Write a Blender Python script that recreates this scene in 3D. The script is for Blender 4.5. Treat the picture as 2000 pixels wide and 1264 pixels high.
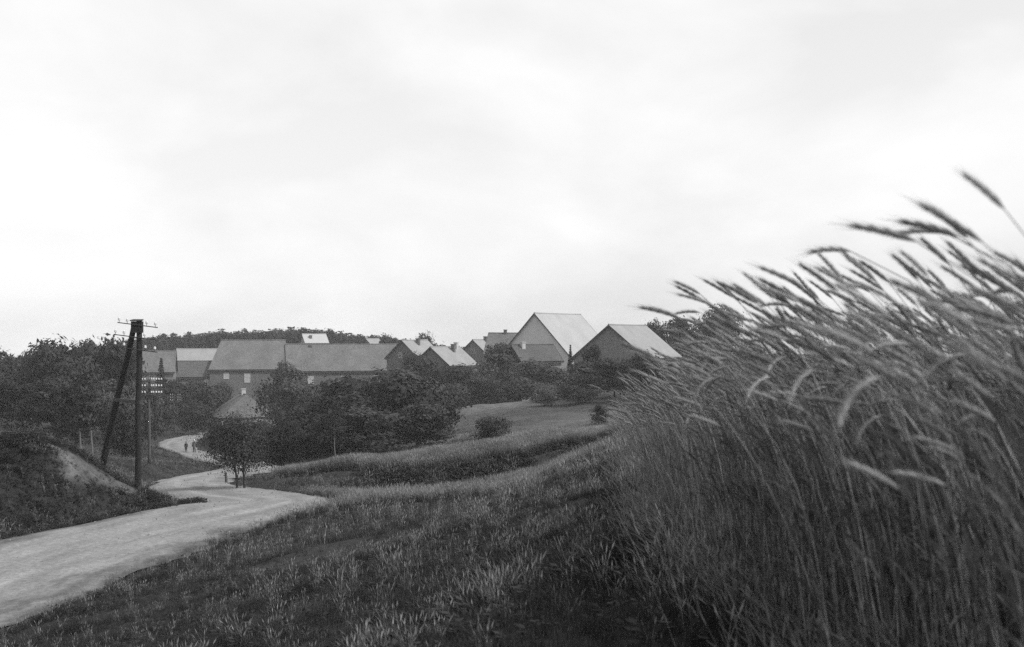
import bpy, bmesh, math, random
import numpy as np
from mathutils import Vector, Matrix

for o in list(bpy.data.objects):
    bpy.data.objects.remove(o, do_unlink=True)
S = bpy.context.scene
COL = S.collection
R = math.radians
rng = np.random.default_rng(7)
random.seed(7)

# ---------------------------------------------------------------- camera
FPX = 2356.0      # focal length in photograph pixels (photograph 2000 px wide)
HORIZON = 655.0   # row of the horizon in the photograph
cam = bpy.data.cameras.new('camera')
cam.sensor_fit = 'HORIZONTAL'
cam.sensor_width = 90.0
cam.lens = 90.0 * FPX / 2000.0
cam.clip_start = 0.05
cam.clip_end = 6000
cam.dof.use_dof = True
cam.dof.focus_distance = 75.0
cam.dof.aperture_fstop = 11.5
cam_o = bpy.data.objects.new('camera', cam)
COL.objects.link(cam_o)
cam_o.location = (0, 0, 0)
cam_o.rotation_euler = (R(90) + math.atan((HORIZON - 632) / FPX), 0, 0)
S.camera = cam_o

# ---------------------------------------------------------------- light
SUN_AZ = 110.0     # degrees to the right of the view direction
SUN_EL = 47.0
SUN_STRENGTH = 3.6
SKY_STRENGTH = 0.15
sun = bpy.data.lights.new('sun', 'SUN')
sun.energy = SUN_STRENGTH
sun.angle = R(2.5)
sun.color = (1, 1, 1)
sun_o = bpy.data.objects.new('sun', sun)
COL.objects.link(sun_o)
sd = Vector((math.sin(R(SUN_AZ)) * math.cos(R(SUN_EL)), math.cos(R(SUN_AZ)) * math.cos(R(SUN_EL)), math.sin(R(SUN_EL))))
sun_o.rotation_euler = (-sd).to_track_quat('-Z', 'Y').to_euler()
sun_o.location = (60, 30, 80)

W = bpy.data.worlds.new('World')
S.world = W
W.use_nodes = True
nt = W.node_tree
nt.nodes.clear()
def N(t, kind, **kw):
    n = t.nodes.new(kind)
    for k, v in kw.items():
        setattr(n, k, v)
    return n
def L(t, a, b):
    t.links.new(a, b)
def math_node(t, op, a, b=None, clamp=False):
    n = t.nodes.new('ShaderNodeMath'); n.operation = op; n.use_clamp = clamp
    for i, v in enumerate((a, b)):
        if v is None: continue
        if isinstance(v, (int, float)): n.inputs[i].default_value = v
        else: t.links.new(v, n.inputs[i])
    return n.outputs[0]
sky = N(nt, 'ShaderNodeTexSky', sky_type='NISHITA')
sky.sun_disc = False
sky.sun_elevation = R(SUN_EL)
sky.sun_rotation = R(SUN_AZ)
sky.altitude = 60
sky.air_density = 1.2
sky.dust_density = 2.5
sep = N(nt, 'ShaderNodeSeparateColor')
L(nt, sky.outputs[0], sep.inputs[0])
# a blue-sensitive black and white film: mostly the blue and green of the sky
sky_v = math_node(nt, 'ADD', math_node(nt, 'MULTIPLY', sep.outputs[2], 0.55), math_node(nt, 'MULTIPLY', sep.outputs[1], 0.35))
tc = N(nt, 'ShaderNodeTexCoord')
sx = N(nt, 'ShaderNodeSeparateXYZ')
L(nt, tc.outputs['Generated'], sx.inputs[0])
cv = N(nt, 'ShaderNodeCombineXYZ')
L(nt, math_node(nt, 'MULTIPLY', sx.outputs[0], 1.0), cv.inputs[0])
L(nt, math_node(nt, 'MULTIPLY', sx.outputs[1], 1.0), cv.inputs[1])
L(nt, math_node(nt, 'MULTIPLY', sx.outputs[2], 2.2), cv.inputs[2])
cn = N(nt, 'ShaderNodeTexNoise')
cn.inputs['Scale'].default_value = 3.4
cn.inputs['Detail'].default_value = 7
cn.inputs['Roughness'].default_value = 0.52
cn.inputs['Distortion'].default_value = 0.25
va = N(nt, 'ShaderNodeVectorMath', operation='ADD'); va.inputs[1].default_value = (1.4, 6.2, 3.1)
L(nt, cv.outputs[0], va.inputs[0])
L(nt, va.outputs[0], cn.inputs['Vector'])
cr = N(nt, 'ShaderNodeMapRange')
cr.inputs['From Min'].default_value = 0.40
cr.inputs['From Max'].default_value = 0.62
L(nt, cn.outputs[0], cr.inputs['Value'])
cmix = N(nt, 'ShaderNodeMix', data_type='FLOAT')
L(nt, cr.outputs[0], cmix.inputs[0])
L(nt, math_node(nt, 'ADD', math_node(nt, 'MULTIPLY', sky_v, 0.58), 3.4), cmix.inputs[2])
# lit cloud: takes part of the sky's own brightness, so it brightens towards the sun
L(nt, math_node(nt, 'ADD', math_node(nt, 'MULTIPLY', sky_v, 0.42), 4.9), cmix.inputs[3])
bg = N(nt, 'ShaderNodeBackground')
bg.inputs['Strength'].default_value = SKY_STRENGTH
cc = N(nt, 'ShaderNodeCombineColor')
# the thin white veil looks thicker towards the horizon, all round
veil = math_node(nt, 'MULTIPLY', math_node(nt, 'POWER', math_node(nt, 'SUBTRACT', 1.0, math_node(nt, 'ABSOLUTE', sx.outputs[2])), 6.0), 1.1)
sky_out = math_node(nt, 'ADD', cmix.outputs[0], veil)
for i in range(3): L(nt, sky_out, cc.inputs[i])
L(nt, cc.outputs[0], bg.inputs['Color'])
wo = N(nt, 'ShaderNodeOutputWorld')
L(nt, bg.outputs[0], wo.inputs[0])

S.view_settings.view_transform = 'Standard'
S.view_settings.look = 'None'
S.view_settings.gamma = 1
S.view_settings.exposure = 0.0
S.view_settings.use_curve_mapping = False
S.cycles.use_denoising = False
S.cycles.max_bounces = 6
S.cycles.diffuse_bounces = 3
S.cycles.transmission_bounces = 3
S.cycles.transparent_max_bounces = 4
S.cycles.volume_bounces = 0
S.cycles.caustics_reflective = False
S.cycles.caustics_refractive = False
S.render.filter_size = 1.9

# ---------------------------------------------------------------- materials
MATS = {}
def grey_mat(name, v, rough=0.9, var=0.25, scale=1.0, var2=0.0, scale2=20.0, bump=0.0, bscale=30.0,
             tone=False, spec=0.2, obj_var=0.0, stretch=None, coord='Object'):
    m = bpy.data.materials.new(name); m.use_nodes = True
    t = m.node_tree; b = t.nodes['Principled BSDF']
    b.inputs['Roughness'].default_value = rough
    b.inputs['Specular IOR Level'].default_value = spec
    tcn = N(t, 'ShaderNodeTexCoord')
    src = tcn.outputs[coord]
    if stretch:
        mp = N(t, 'ShaderNodeMapping'); mp.inputs['Scale'].default_value = stretch
        L(t, src, mp.inputs[0]); src = mp.outputs[0]
    n1 = N(t, 'ShaderNodeTexNoise'); n1.inputs['Scale'].default_value = scale; n1.inputs['Detail'].default_value = 5
    L(t, src, n1.inputs['Vector'])
    fac = math_node(t, 'ADD', math_node(t, 'MULTIPLY', math_node(t, 'SUBTRACT', n1.outputs[0], 0.5), var * 3.0), 1.0)
    if var2:
        n2 = N(t, 'ShaderNodeTexNoise'); n2.inputs['Scale'].default_value = scale2; n2.inputs['Detail'].default_value = 4
        L(t, src, n2.inputs['Vector'])
        fac = math_node(t, 'MULTIPLY', fac, math_node(t, 'ADD', math_node(t, 'MULTIPLY', math_node(t, 'SUBTRACT', n2.outputs[0], 0.5), var2 * 3.0), 1.0))
    if tone:
        at = N(t, 'ShaderNodeAttribute', attribute_name='tone')
        fac = math_node(t, 'MULTIPLY', fac, at.outputs['Fac'])
    if obj_var:
        oi = N(t, 'ShaderNodeObjectInfo')
        fac = math_node(t, 'MULTIPLY', fac, math_node(t, 'ADD', math_node(t, 'MULTIPLY', oi.outputs['Random'], obj_var), 1.0 - obj_var / 2))
    val = math_node(t, 'MAXIMUM', math_node(t, 'MULTIPLY', fac, v), 0.004)
    c = N(t, 'ShaderNodeCombineColor')
    for i in range(3): L(t, val, c.inputs[i])
    L(t, c.outputs[0], b.inputs['Base Color'])
    if bump:
        n3 = N(t, 'ShaderNodeTexNoise'); n3.inputs['Scale'].default_value = bscale; n3.inputs['Detail'].default_value = 6
        L(t, src, n3.inputs['Vector'])
        bp = N(t, 'ShaderNodeBump'); bp.inputs['Strength'].default_value = bump; bp.inputs['Distance'].default_value = 0.1
        L(t, n3.outputs[0], bp.inputs['Height']); L(t, bp.outputs[0], b.inputs['Normal'])
    MATS[name] = m
    return m

def leaf_mat(name, v, trans=0.22, obj_var=0.8, nscale=0.6, nvar=0.3, world=False):
    m = bpy.data.materials.new(name); m.use_nodes = True
    t = m.node_tree; t.nodes.clear()
    at = N(t, 'ShaderNodeAttribute', attribute_name='tone')
    oi = N(t, 'ShaderNodeObjectInfo')
    tcn = N(t, 'ShaderNodeTexCoord')
    n1 = N(t, 'ShaderNodeTexNoise'); n1.inputs['Scale'].default_value = nscale; n1.inputs['Detail'].default_value = 3
    geo = N(t, 'ShaderNodeNewGeometry')
    L(t, geo.outputs['Position'] if world else tcn.outputs['Object'], n1.inputs['Vector'])
    fac = math_node(t, 'ADD', math_node(t, 'MULTIPLY', math_node(t, 'SUBTRACT', n1.outputs[0], 0.5), nvar * 3.0), 1.0)
    fac = math_node(t, 'MULTIPLY', fac, at.outputs['Fac'])
    fac = math_node(t, 'MULTIPLY', fac, math_node(t, 'ADD', math_node(t, 'MULTIPLY', oi.outputs['Random'], obj_var), 1.0 - obj_var / 2))
    val = math_node(t, 'MAXIMUM', math_node(t, 'MULTIPLY', fac, v), 0.004)
    c = N(t, 'ShaderNodeCombineColor')
    for i in range(3): L(t, val, c.inputs[i])
    d = N(t, 'ShaderNodeBsdfDiffuse'); L(t, c.outputs[0], d.inputs[0])
    tr = N(t, 'ShaderNodeBsdfTranslucent'); L(t, c.outputs[0], tr.inputs[0])
    mx = N(t, 'ShaderNodeMixShader'); mx.inputs[0].default_value = trans
    L(t, d.outputs[0], mx.inputs[1]); L(t, tr.outputs[0], mx.inputs[2])
    o = N(t, 'ShaderNodeOutputMaterial'); L(t, mx.outputs[0], o.inputs[0])
    MATS[name] = m
    return m

M_roof_dark = grey_mat('old_tile_roof', 0.075, var=0.25, scale=0.3, var2=0.2, scale2=3.0, bump=0.5, bscale=5.0)
M_roof_mid = grey_mat('weathered_tile_roof', 0.115, var=0.26, scale=0.3, var2=0.22, scale2=1.6, bump=0.5, bscale=5.0)
M_roof_light = grey_mat('pale_slate_roof', 0.235, var=0.16, scale=0.4, var2=0.08, scale2=3.0, bump=0.4, bscale=5.0)
M_roof_bright = grey_mat('bright_slate_roof', 0.31, var=0.14, scale=0.3, var2=0.08, scale2=3.0, bump=0.4, bscale=5.0)
M_wall_pale = grey_mat('pale_gable_plaster', 0.50, var=0.12, scale=0.5, var2=0.06, scale2=4.0)
M_roof_white = grey_mat('new_sheet_roof', 0.36, var=0.05, scale=0.5)
M_wall_mid = grey_mat('brick_wall', 0.11, var=0.15, scale=0.5, var2=0.15, scale2=4.0, bump=0.3, bscale=8.0)
M_wall_plaster = grey_mat('plaster_wall', 0.26, var=0.12, scale=0.5, var2=0.06, scale2=4.0)
M_wall_dark = grey_mat('boarded_gable', 0.16, var=0.15, scale=0.7, var2=0.15, scale2=4.0)
M_white = grey_mat('white_paint', 0.42, var=0.08, scale=2.0)
M_pane = grey_mat('window_glass', 0.05, rough=0.15, var=0.1, scale=1.0, spec=0.5)
M_pane_white = grey_mat('whitewashed_boards', 0.36, var=0.1, scale=2.0)
M_eave = grey_mat('eaves_timber', 0.05, var=0.1, scale=2.0)
M_brick_ch = grey_mat('chimney_brick', 0.10, var=0.2, scale=3.0)
M_pole = grey_mat('tarred_timber', 0.022, var=0.25, scale=2.0, stretch=(3, 3, 0.4), bump=0.4, bscale=12.0)
M_pole_grey = grey_mat('weathered_timber', 0.07, var=0.25, scale=2.0, stretch=(3, 3, 0.4))
M_porcelain = grey_mat('white_porcelain', 0.55, rough=0.25, var=0.03, spec=0.6)
M_iron = grey_mat('dull_iron', 0.04, rough=0.6, var=0.15)
M_bark = grey_mat('bark', 0.045, var=0.3, scale=3.0, stretch=(3, 3, 0.6))
M_bark_pale = grey_mat('pale_bark', 0.12, var=0.3, scale=3.0, stretch=(2, 2, 1.0))
M_leaf = leaf_mat('tree_leaf', 0.050)
M_leaf_far = leaf_mat('far_wood_leaf', 0.036)
M_leaf_pale = leaf_mat('pale_shrub_leaf', 0.20)
M_leaf_mid = leaf_mat('garden_bush_leaf', 0.045)
M_rye_stem = leaf_mat('rye_stem', 0.24, trans=0.25, nscale=2.0)
M_rye_ear = leaf_mat('rye_ear', 0.32, trans=0.25, nscale=5.0)
M_rye_leaf = leaf_mat('rye_leaf', 0.11, trans=0.35, nscale=2.0)
M_grass = leaf_mat('verge_grass', 0.046, trans=0.3, nscale=0.55, nvar=0.75, world=True)
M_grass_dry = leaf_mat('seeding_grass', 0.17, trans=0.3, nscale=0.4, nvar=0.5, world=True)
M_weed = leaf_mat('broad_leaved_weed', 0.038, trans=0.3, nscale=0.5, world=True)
M_skin = grey_mat('skin', 0.42, var=0.05)
M_cloth_dark = grey_mat('dark_cloth', 0.03, var=0.15, scale=6)
M_cloth_mid = grey_mat('grey_cloth', 0.10, var=0.15, scale=6)
M_cloth_white = grey_mat('white_headscarf', 0.7, var=0.05)
M_hair = grey_mat('dark_hair', 0.03, var=0.1)
M_stone = grey_mat('pale_stone', 0.19, var=0.2, scale=8.0)
M_sand = grey_mat('bare_sand', 0.12, var=0.25, scale=0.9, var2=0.25, scale2=6.0, bump=0.8, bscale=4.0)

# ---------------------------------------------------------------- helpers
def P(px, py, d):
    """world point at forward distance d seen at photograph pixel (px, py)"""
    return ((px - 1000.0) / FPX * d, d, (HORIZON - py) / FPX * d)

def new_mesh(name, verts, faces, mats=(), midx=None, smooth=False, tone=None):
    verts = np.asarray(verts, dtype=np.float32).reshape(-1, 3)
    me = bpy.data.meshes.new(name)
    if isinstance(faces, np.ndarray):
        k = faces.shape[1]; nf = faces.shape[0]
        me.vertices.add(len(verts)); me.vertices.foreach_set('co', verts.ravel())
        me.loops.add(nf * k); me.loops.foreach_set('vertex_index', faces.astype(np.int32).ravel())
        me.polygons.add(nf)
        me.polygons.foreach_set('loop_start', np.arange(0, nf * k, k, dtype=np.int32))
        me.update(calc_edges=True)
    else:
        me.from_pydata([tuple(v) for v in verts], [], faces)
        me.update()
    for m in mats: me.materials.append(m)
    if midx is not None:
        me.polygons.foreach_set('material_index', np.asarray(midx, dtype=np.int32))
    if smooth:
        me.polygons.foreach_set('use_smooth', np.ones(len(me.polygons), dtype=bool))
    if tone is not None:
        a = me.attributes.new('tone', 'FLOAT', 'POINT')
        a.data.foreach_set('value', np.asarray(tone, dtype=np.float32))
    return me

def tone_ones(me, v=1.0):
    a = me.attributes.new('tone', 'FLOAT', 'POINT')
    a.data.foreach_set('value', np.full(len(me.vertices), v, dtype=np.float32))
    return me

def ob(name, me, parent=None, loc=(0, 0, 0), rot=(0, 0, 0), scale=(1, 1, 1)):
    o = bpy.data.objects.new(name, me)
    COL.objects.link(o)
    o.location = loc; o.rotation_euler = rot; o.scale = scale
    if parent is not None: o.parent = parent
    return o

def tag(o, label, cat, group=None):
    o['label'] = label; o['category'] = cat
    if group: o['group'] = group
    return o

def kind(o, k, label=None, cat=None):
    o['kind'] = k
    if label: o['label'] = label
    if cat: o['category'] = cat
    return o

class MB:
    """collects simple solids into one mesh"""
    def __init__(s): s.v = []; s.f = []
    def add(s, v, f):
        b = len(s.v); s.v += [tuple(p) for p in v]; s.f += [tuple(i + b for i in q) for q in f]; return s
    def box(s, x0, x1, y0, y1, z0, z1):
        v = [(x0, y0, z0), (x1, y0, z0), (x1, y1, z0), (x0, y1, z0), (x0, y0, z1), (x1, y0, z1), (x1, y1, z1), (x0, y1, z1)]
        return s.add(v, [(0, 3, 2, 1), (4, 5, 6, 7), (0, 1, 5, 4), (1, 2, 6, 5), (2, 3, 7, 6), (3, 0, 4, 7)])
    def slab(s, quad, th):
        q = [Vector(p) for p in quad]
        n = (q[1] - q[0]).cross(q[2] - q[0]).normalized()
        b = [p - n * th for p in q]; k = len(q)
        f = [tuple(range(k)), tuple(range(2 * k - 1, k - 1, -1))]
        for i in range(k):
            j = (i + 1) % k; f.append((i, i + k, j + k, j))
        return s.add(q + b, f)
    def tube(s, pts, radii, n=8, cap=True):
        v, f = tube_np(pts, radii, n)
        base = len(s.v)
        s.add(v, [tuple(q) for q in f])
        if cap:
            m = len(pts)
            s.f.append(tuple(base + i for i in range(n - 1, -1, -1)))
            s.f.append(tuple(base + (m - 1) * n + i for i in range(n)))
        return s
    def lathe(s, prof, n=12, origin=(0, 0, 0)):
        base = len(s.v)
        for (r, z) in prof:
            for i in range(n):
                a = 2 * math.pi * i / n
                s.v.append((origin[0] + r * math.cos(a), origin[1] + r * math.sin(a), origin[2] + z))
        for k in range(len(prof) - 1):
            for i in range(n):
                j = (i + 1) % n
                s.f.append((base + k * n + i, base + k * n + j, base + (k + 1) * n + j, base + (k + 1) * n + i))
        s.f.append(tuple(base + i for i in range(n - 1, -1, -1)))
        s.f.append(tuple(base + (len(prof) - 1) * n + i for i in range(n)))
        return s
    def mesh(s, name, mat, smooth=False, tone=None):
        me = new_mesh(name, s.v, s.f, (mat,), smooth=smooth)
        if tone is not None: tone_ones(me, tone)
        return me

def tube_np(pts, radii, n=6):
    pts = np.asarray(pts, float); m = len(pts)
    tg = np.gradient(pts, axis=0); tg /= np.linalg.norm(tg, axis=1)[:, None] + 1e-9
    ref = np.array([0.31, 0.95, 0.05])
    v = []
    ang = np.linspace(0, 2 * math.pi, n, endpoint=False)
    for i in range(m):
        a = np.cross(tg[i], ref); a /= np.linalg.norm(a) + 1e-9
        b = np.cross(tg[i], a)
        v.append(pts[i] + radii[i] * (np.cos(ang)[:, None] * a + np.sin(ang)[:, None] * b))
    v = np.concatenate(v)
    f = []
    for i in range(m - 1):
        for k in range(n):
            l = (k + 1) % n
            f.append((i * n + k, i * n + l, (i + 1) * n + l, (i + 1) * n + k))
    return v, np.array(f)

def copy_tree(o, parent=None):
    c = o.copy(); COL.objects.link(c); c.parent = parent
    for ch in list(o.children): copy_tree(ch, c)
    return c

# ---------------------------------------------------------------- terrain heights
road_px = [  # centre line of the road: photograph column, row, distance
    (488, 990, 49), (528, 977, 53.5), (462, 966, 58.5), (395, 954, 65), (372, 945, 71), (384, 936, 78),
    (422, 928, 86), (468, 919, 96), (492, 912, 107), (478, 905, 119), (430, 896, 135), (378, 886, 152),
    (342, 873, 171), (352, 860, 190), (392, 850, 204), (440, 842, 217), (500, 832, 232), (560, 820, 250)]
road_c = [(-17.5, -30, -7.6), (-16.8, -10, -7.4), (-17.0, 10, -7.1), (-16.6, 22, -6.95), (-15.3, 32, -6.95), (-13.4, 41.5, -6.9)]
road_c += [P(*q) for q in road_px]
def catmull(pts, n=10):
    pts = np.array(pts, float)
    p = np.vstack([2 * pts[0] - pts[1], pts, 2 * pts[-1] - pts[-2]])
    out = []
    for i in range(1, len(p) - 2):
        for k in range(n):
            t = k / n
            a, b, c, d = p[i - 1], p[i], p[i + 1], p[i + 2]
            out.append(0.5 * (2 * b + (c - a) * t + (2 * a - 5 * b + 4 * c - d) * t ** 2 + (-a + 3 * b - 3 * c + d) * t ** 3))
    out.append(p[-2])
    return np.array(out)
RC = catmull(road_c, 12)
HALF = 3.0
def half_at(y):
    return 3.75 - 0.75 * np.clip((np.asarray(y, float) - 38) / 14, 0, 1) - 0.75 * np.clip((np.asarray(y, float) - 52) / 14, 0, 1) + 0.3 * np.clip((np.asarray(y, float) - 80) / 15, 0, 1)

def edge_x(d):      # edge of the rye field
    d = np.asarray(d, float)
    return np.maximum(1.06, 0.57 + 0.086 * d) + 0.30 * np.exp(-((d - 5.5) / 3.0) ** 2)
def field_z(d):
    return -1.13 - 0.064 * d

ctrl = []
for q in [
    # near slope
    (1000, 1264, 7), (700, 1264, 12.5), (400, 1264, 19), (1250, 1264, 6), (1000, 1100, 14), (700, 1100, 24), (1200, 1010, 17),
    (900, 1005, 36), (1100, 955, 31), (650, 1000, 47), (1180, 910, 40), (560, 1070, 34), (800, 985, 46), (1000, 965, 46),
    (750, 968, 56), (900, 966, 55), (1000, 948, 55), (1080, 922, 57), (1170, 882, 60), (660, 975, 54),
    # ditch and the bank behind it
    (750, 985, 66), (870, 988, 66.5), (980, 980, 66), (650, 968, 65), (1080, 940, 65),
    (470, 940, 63.5), (525, 938, 62.5), (600, 942, 63), (540, 956, 58.5), (620, 962, 57.5), (330, 926, 72), (300, 948, 66), (350, 915, 84),
    (640, 921, 72), (740, 908, 73), (870, 889, 74), (1000, 880, 74), (1100, 871, 72), (1200, 856, 70), (580, 930, 69),
    (600, 938, 80), (700, 930, 85), (870, 905, 86), (1000, 895, 86), (1120, 876, 86),
    # meadow
    (962, 866, 105), (1100, 850, 105), (870, 868, 115), (1178, 830, 118), (1000, 822, 150), (900, 797, 182), (1150, 800, 160),
    (1000, 786, 205), (1200, 775, 195), (760, 890, 120), (680, 895, 125), (600, 905, 125), (700, 850, 180), (800, 830, 180),
    # village
    (650, 768, 280), (480, 778, 280), (800, 760, 255), (900, 752, 250), (1000, 745, 250), (1100, 742, 232), (1190, 740, 195), (1290, 735, 190),
    (470, 838, 228), (540, 800, 250), (340, 770, 275), (260, 775, 265),
    # left of the road
    (0, 872, 50), (110, 884, 50), (175, 910, 51.5), (245, 944, 53), (330, 968, 56), (0, 1008, 46), (100, 998, 48), (200, 985, 50),
    (270, 960, 56), (197, 912, 57), (0, 870, 66), (100, 890, 75), (180, 895, 95), (300, 935, 74), (380, 918, 94), (300, 905, 115),
    (100, 850, 130), (200, 855, 140), (30, 822, 165), (260, 850, 160), (0, 790, 240), (160, 790, 230), (-300, 840, 60), (-300, 800, 150),
    (300, 700, 420), (600, 692, 440), (850, 700, 420), (1100, 705, 420), (1400, 690, 320), (0, 740, 350), (-300, 740, 350),
]:
    ctrl.append(P(*q))
ctrl += [(0, 0, -1.55), (0, -12, -1.5), (-4, 4, -3.0), (-8, 8, -5.2), (-12, 16, -6.5), (-11, 26, -6.5), (-9.6, 36, -6.6), (-7, -8, -4.6),
         (-22, 20, -6.4), (-24, 5, -6.2), (-30, 30, -4.3), (-50, 20, -3.8)]
for d in (-12, -4, 2, 6, 12, 20, 32, 45, 60):
    for dx in (0.1, 2.5, 10, 30, 80):
        ctrl.append((edge_x(max(d, 0)) + dx, d, field_z(max(d, -4)) + 0.01 * dx))
for d, z in ((85, -7.0), (120, -8.2), (160, -8.9)):
    for X in (14, 30, 60): ctrl.append((X + 0.05 * d, d, z))
for X, Y, Z in ((-400, 700, -14), (0, 700, -12), (400, 700, -12), (300, 250, -8), (-350, 120, -10), (-200, 300, -12), (250, 20, -1), (-200, -60, -8), (150, -60, -1)):
    ctrl.append((X, Y, Z))
for i in range(0, len(RC), 8): ctrl.append(tuple(RC[i]))
C = np.array(ctrl)
# drop near-duplicates
keep = []
for i in range(len(C)):
    if all((C[i, 0] - C[j, 0]) ** 2 + (C[i, 1] - C[j, 1]) ** 2 > 1.0 for j in keep): keep.append(i)
C = C[keep]
def phi(r2): return np.sqrt(r2 + 6.0)
_A = phi((C[:, None, 0] - C[None, :, 0]) ** 2 + (C[:, None, 1] - C[None, :, 1]) ** 2)
_n = len(C)
_Pm = np.column_stack([np.ones(_n), C[:, 0], C[:, 1]])
_K = np.zeros((_n + 3, _n + 3)); _K[:_n, :_n] = _A - np.eye(_n) * 0.02; _K[:_n, _n:] = _Pm; _K[_n:, :_n] = _Pm.T
_w = np.linalg.solve(_K, np.concatenate([C[:, 2], np.zeros(3)]))

def smooth(a, b, x):
    t = np.clip((x - a) / (b - a), 0, 1); return t * t * (3 - 2 * t)
def vnoise(x, y, s, seed=0):
    x = x / s + seed * 17.3; y = y / s + seed * 5.7
    xi = np.floor(x).astype(np.int64); yi = np.floor(y).astype(np.int64)
    fx = x - xi; fy = y - yi; fx = fx * fx * (3 - 2 * fx); fy = fy * fy * (3 - 2 * fy)
    def h(a, b):
        n = (a * 374761393 + b * 668265263 + seed * 974711) & 0x7fffffff
        n = ((n ^ (n >> 13)) * 1274126177) & 0x7fffffff
        return (n % 100003) / 100003.0
    return (h(xi, yi) * (1 - fx) + h(xi + 1, yi) * fx) * (1 - fy) + (h(xi, yi + 1) * (1 - fx) + h(xi + 1, yi + 1) * fx) * fy - 0.5

def road_dist(x, y):
    """distance to the centre line and road height there"""
    x = np.atleast_1d(np.asarray(x, float)); y = np.atleast_1d(np.asarray(y, float))
    best = np.full(x.shape, 1e9); bz = np.zeros(x.shape)
    m = (x > -80) & (x < 5) & (y > -45) & (y < 275)
    xs, ys = x[m], y[m]
    b = np.full(xs.shape, 1e9); z = np.zeros(xs.shape)
    for i in range(len(RC) - 1):
        a = RC[i]; c = RC[i + 1]
        dx, dy = c[0] - a[0], c[1] - a[1]
        t = np.clip(((xs - a[0]) * dx + (ys - a[1]) * dy) / (dx * dx + dy * dy), 0, 1)
        dd = np.hypot(xs - a[0] - t * dx, ys - a[1] - t * dy)
        k = dd < b
        b[k] = dd[k]; z[k] = (a[2] + t * (c[2] - a[2]))[k]
    best[m] = b; bz[m] = z
    return best, bz

def zfun(x, y):
    x = np.atleast_1d(np.asarray(x, float)); y = np.atleast_1d(np.asarray(y, float))
    shp = x.shape; x = x.ravel(); y = y.ravel()
    out = np.zeros(len(x))
    for s in range(0, len(x), 20000):
        xx = x[s:s + 20000]; yy = y[s:s + 20000]
        r2 = (xx[:, None] - C[None, :, 0]) ** 2 + (yy[:, None] - C[None, :, 1]) ** 2
        out[s:s + 20000] = phi(r2) @ _w[:_n] + _w[_n] + _w[_n + 1] * xx + _w[_n + 2] * yy
    dist = np.hypot(x, y - 200)
    far = smooth(420, 800, dist)
    out = out * (1 - far) + (-14.0 - 0.019 * np.maximum(dist - 420, 0)) * far
    infield = smooth(0.3, -0.4, edge_x(np.maximum(y, 0)) - x)
    n = vnoise(x, y, 2.3, 1) * 0.22 + vnoise(x, y, 0.9, 2) * 0.10 + vnoise(x, y, 7.0, 3) * 0.35 * smooth(20, 60, np.hypot(x, y))
    out = out + n * (1 - 0.7 * infield) * smooth(1, 8, np.hypot(x, y))
    rd, rz = road_dist(x, y)
    hw = half_at(y)
    k = smooth(hw + 0.2, hw + 1.7, rd)
    out = np.where(rd < HALF + 3, (rz - 0.10) * (1 - k) + out * k, out)
    return out.reshape(shp)
def zat(x, y): return float(zfun([x], [y])[0])

def graded(lo, hi, flo, fhi, step, grow=1.10):
    mid = list(np.arange(flo, fhi + 1e-6, step))
    a, s = [], step
    x = flo
    while x > lo:
        s *= grow; x -= s; a.append(max(x, lo))
    b, s = [], step
    x = fhi
    while x < hi:
        s *= grow; x += s; b.append(min(x, hi))
    return np.array(a[::-1] + mid + b)
gx = graded(-2500, 2500, -34, 14, 0.45, 1.07)
gy = graded(-600, 3500, 3, 112, 0.45, 1.05)
GX, GY = np.meshgrid(gx, gy)
GZ = zfun(GX, GY)
nx, ny = len(gx), len(gy)
ii = np.arange(nx * ny).reshape(ny, nx)
gf = np.stack([ii[:-1, :-1], ii[:-1, 1:], ii[1:, 1:], ii[1:, :-1]], -1).reshape(-1, 4)

# ground material: grass, mown meadow (paler), bare soil, by a stored mask of what covers the ground
def ground_material():
    m = bpy.data.materials.new('ground_cover'); m.use_nodes = True
    t = m.node_tree; b = t.nodes['Principled BSDF']
    b.inputs['Roughness'].default_value = 1.0; b.inputs['Specular IOR Level'].default_value = 0.05
    tcn = N(t, 'ShaderNodeTexCoord')
    def noise(s, d=5, mul=1.0, off=0.0):
        n = N(t, 'ShaderNodeTexNoise'); n.inputs['Scale'].default_value = s; n.inputs['Detail'].default_value = d
        n.inputs['Roughness'].default_value = 0.6
        L(t, tcn.outputs['Object'], n.inputs['Vector'])
        return math_node(t, 'ADD', math_node(t, 'MULTIPLY', math_node(t, 'SUBTRACT', n.outputs[0], 0.5), mul), off)
    at = N(t, 'ShaderNodeAttribute', attribute_name='meadow')
    v = math_node(t, 'ADD', math_node(t, 'MULTIPLY', at.outputs['Fac'], 0.075), 0.033)
    ab = N(t, 'ShaderNodeAttribute', attribute_name='bare')
    v = math_node(t, 'ADD', v, math_node(t, 'MULTIPLY', ab.outputs['Fac'], 0.085))
    v = math_node(t, 'MULTIPLY', v, noise(0.12, 4, 1.6, 1.0))
    v = math_node(t, 'MULTIPLY', v, noise(0.9, 5, 1.5, 1.0))
    v = math_node(t, 'MULTIPLY', v, noise(7.0, 4, 1.6, 1.0))
    v = math_node(t, 'MAXIMUM', v, 0.012)
    c = N(t, 'ShaderNodeCombineColor')
    for i in range(3): L(t, v, c.inputs[i])
    L(t, c.outputs[0], b.inputs['Base Color'])
    bp = N(t, 'ShaderNodeBump'); bp.inputs['Strength'].default_value = 0.9; bp.inputs['Distance'].default_value = 0.25
    L(t, noise(3.0, 6, 1.0, 0.5), bp.inputs['Height']); L(t, bp.outputs[0], b.inputs['Normal'])
    return m
M_ground = ground_material()
gme = new_mesh('ground', np.stack([GX, GY, GZ], -1).reshape(-1, 3), gf, (M_ground,), smooth=True)
Uc = 1000 + FPX * GX / np.maximum(GY, 1)
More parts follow.
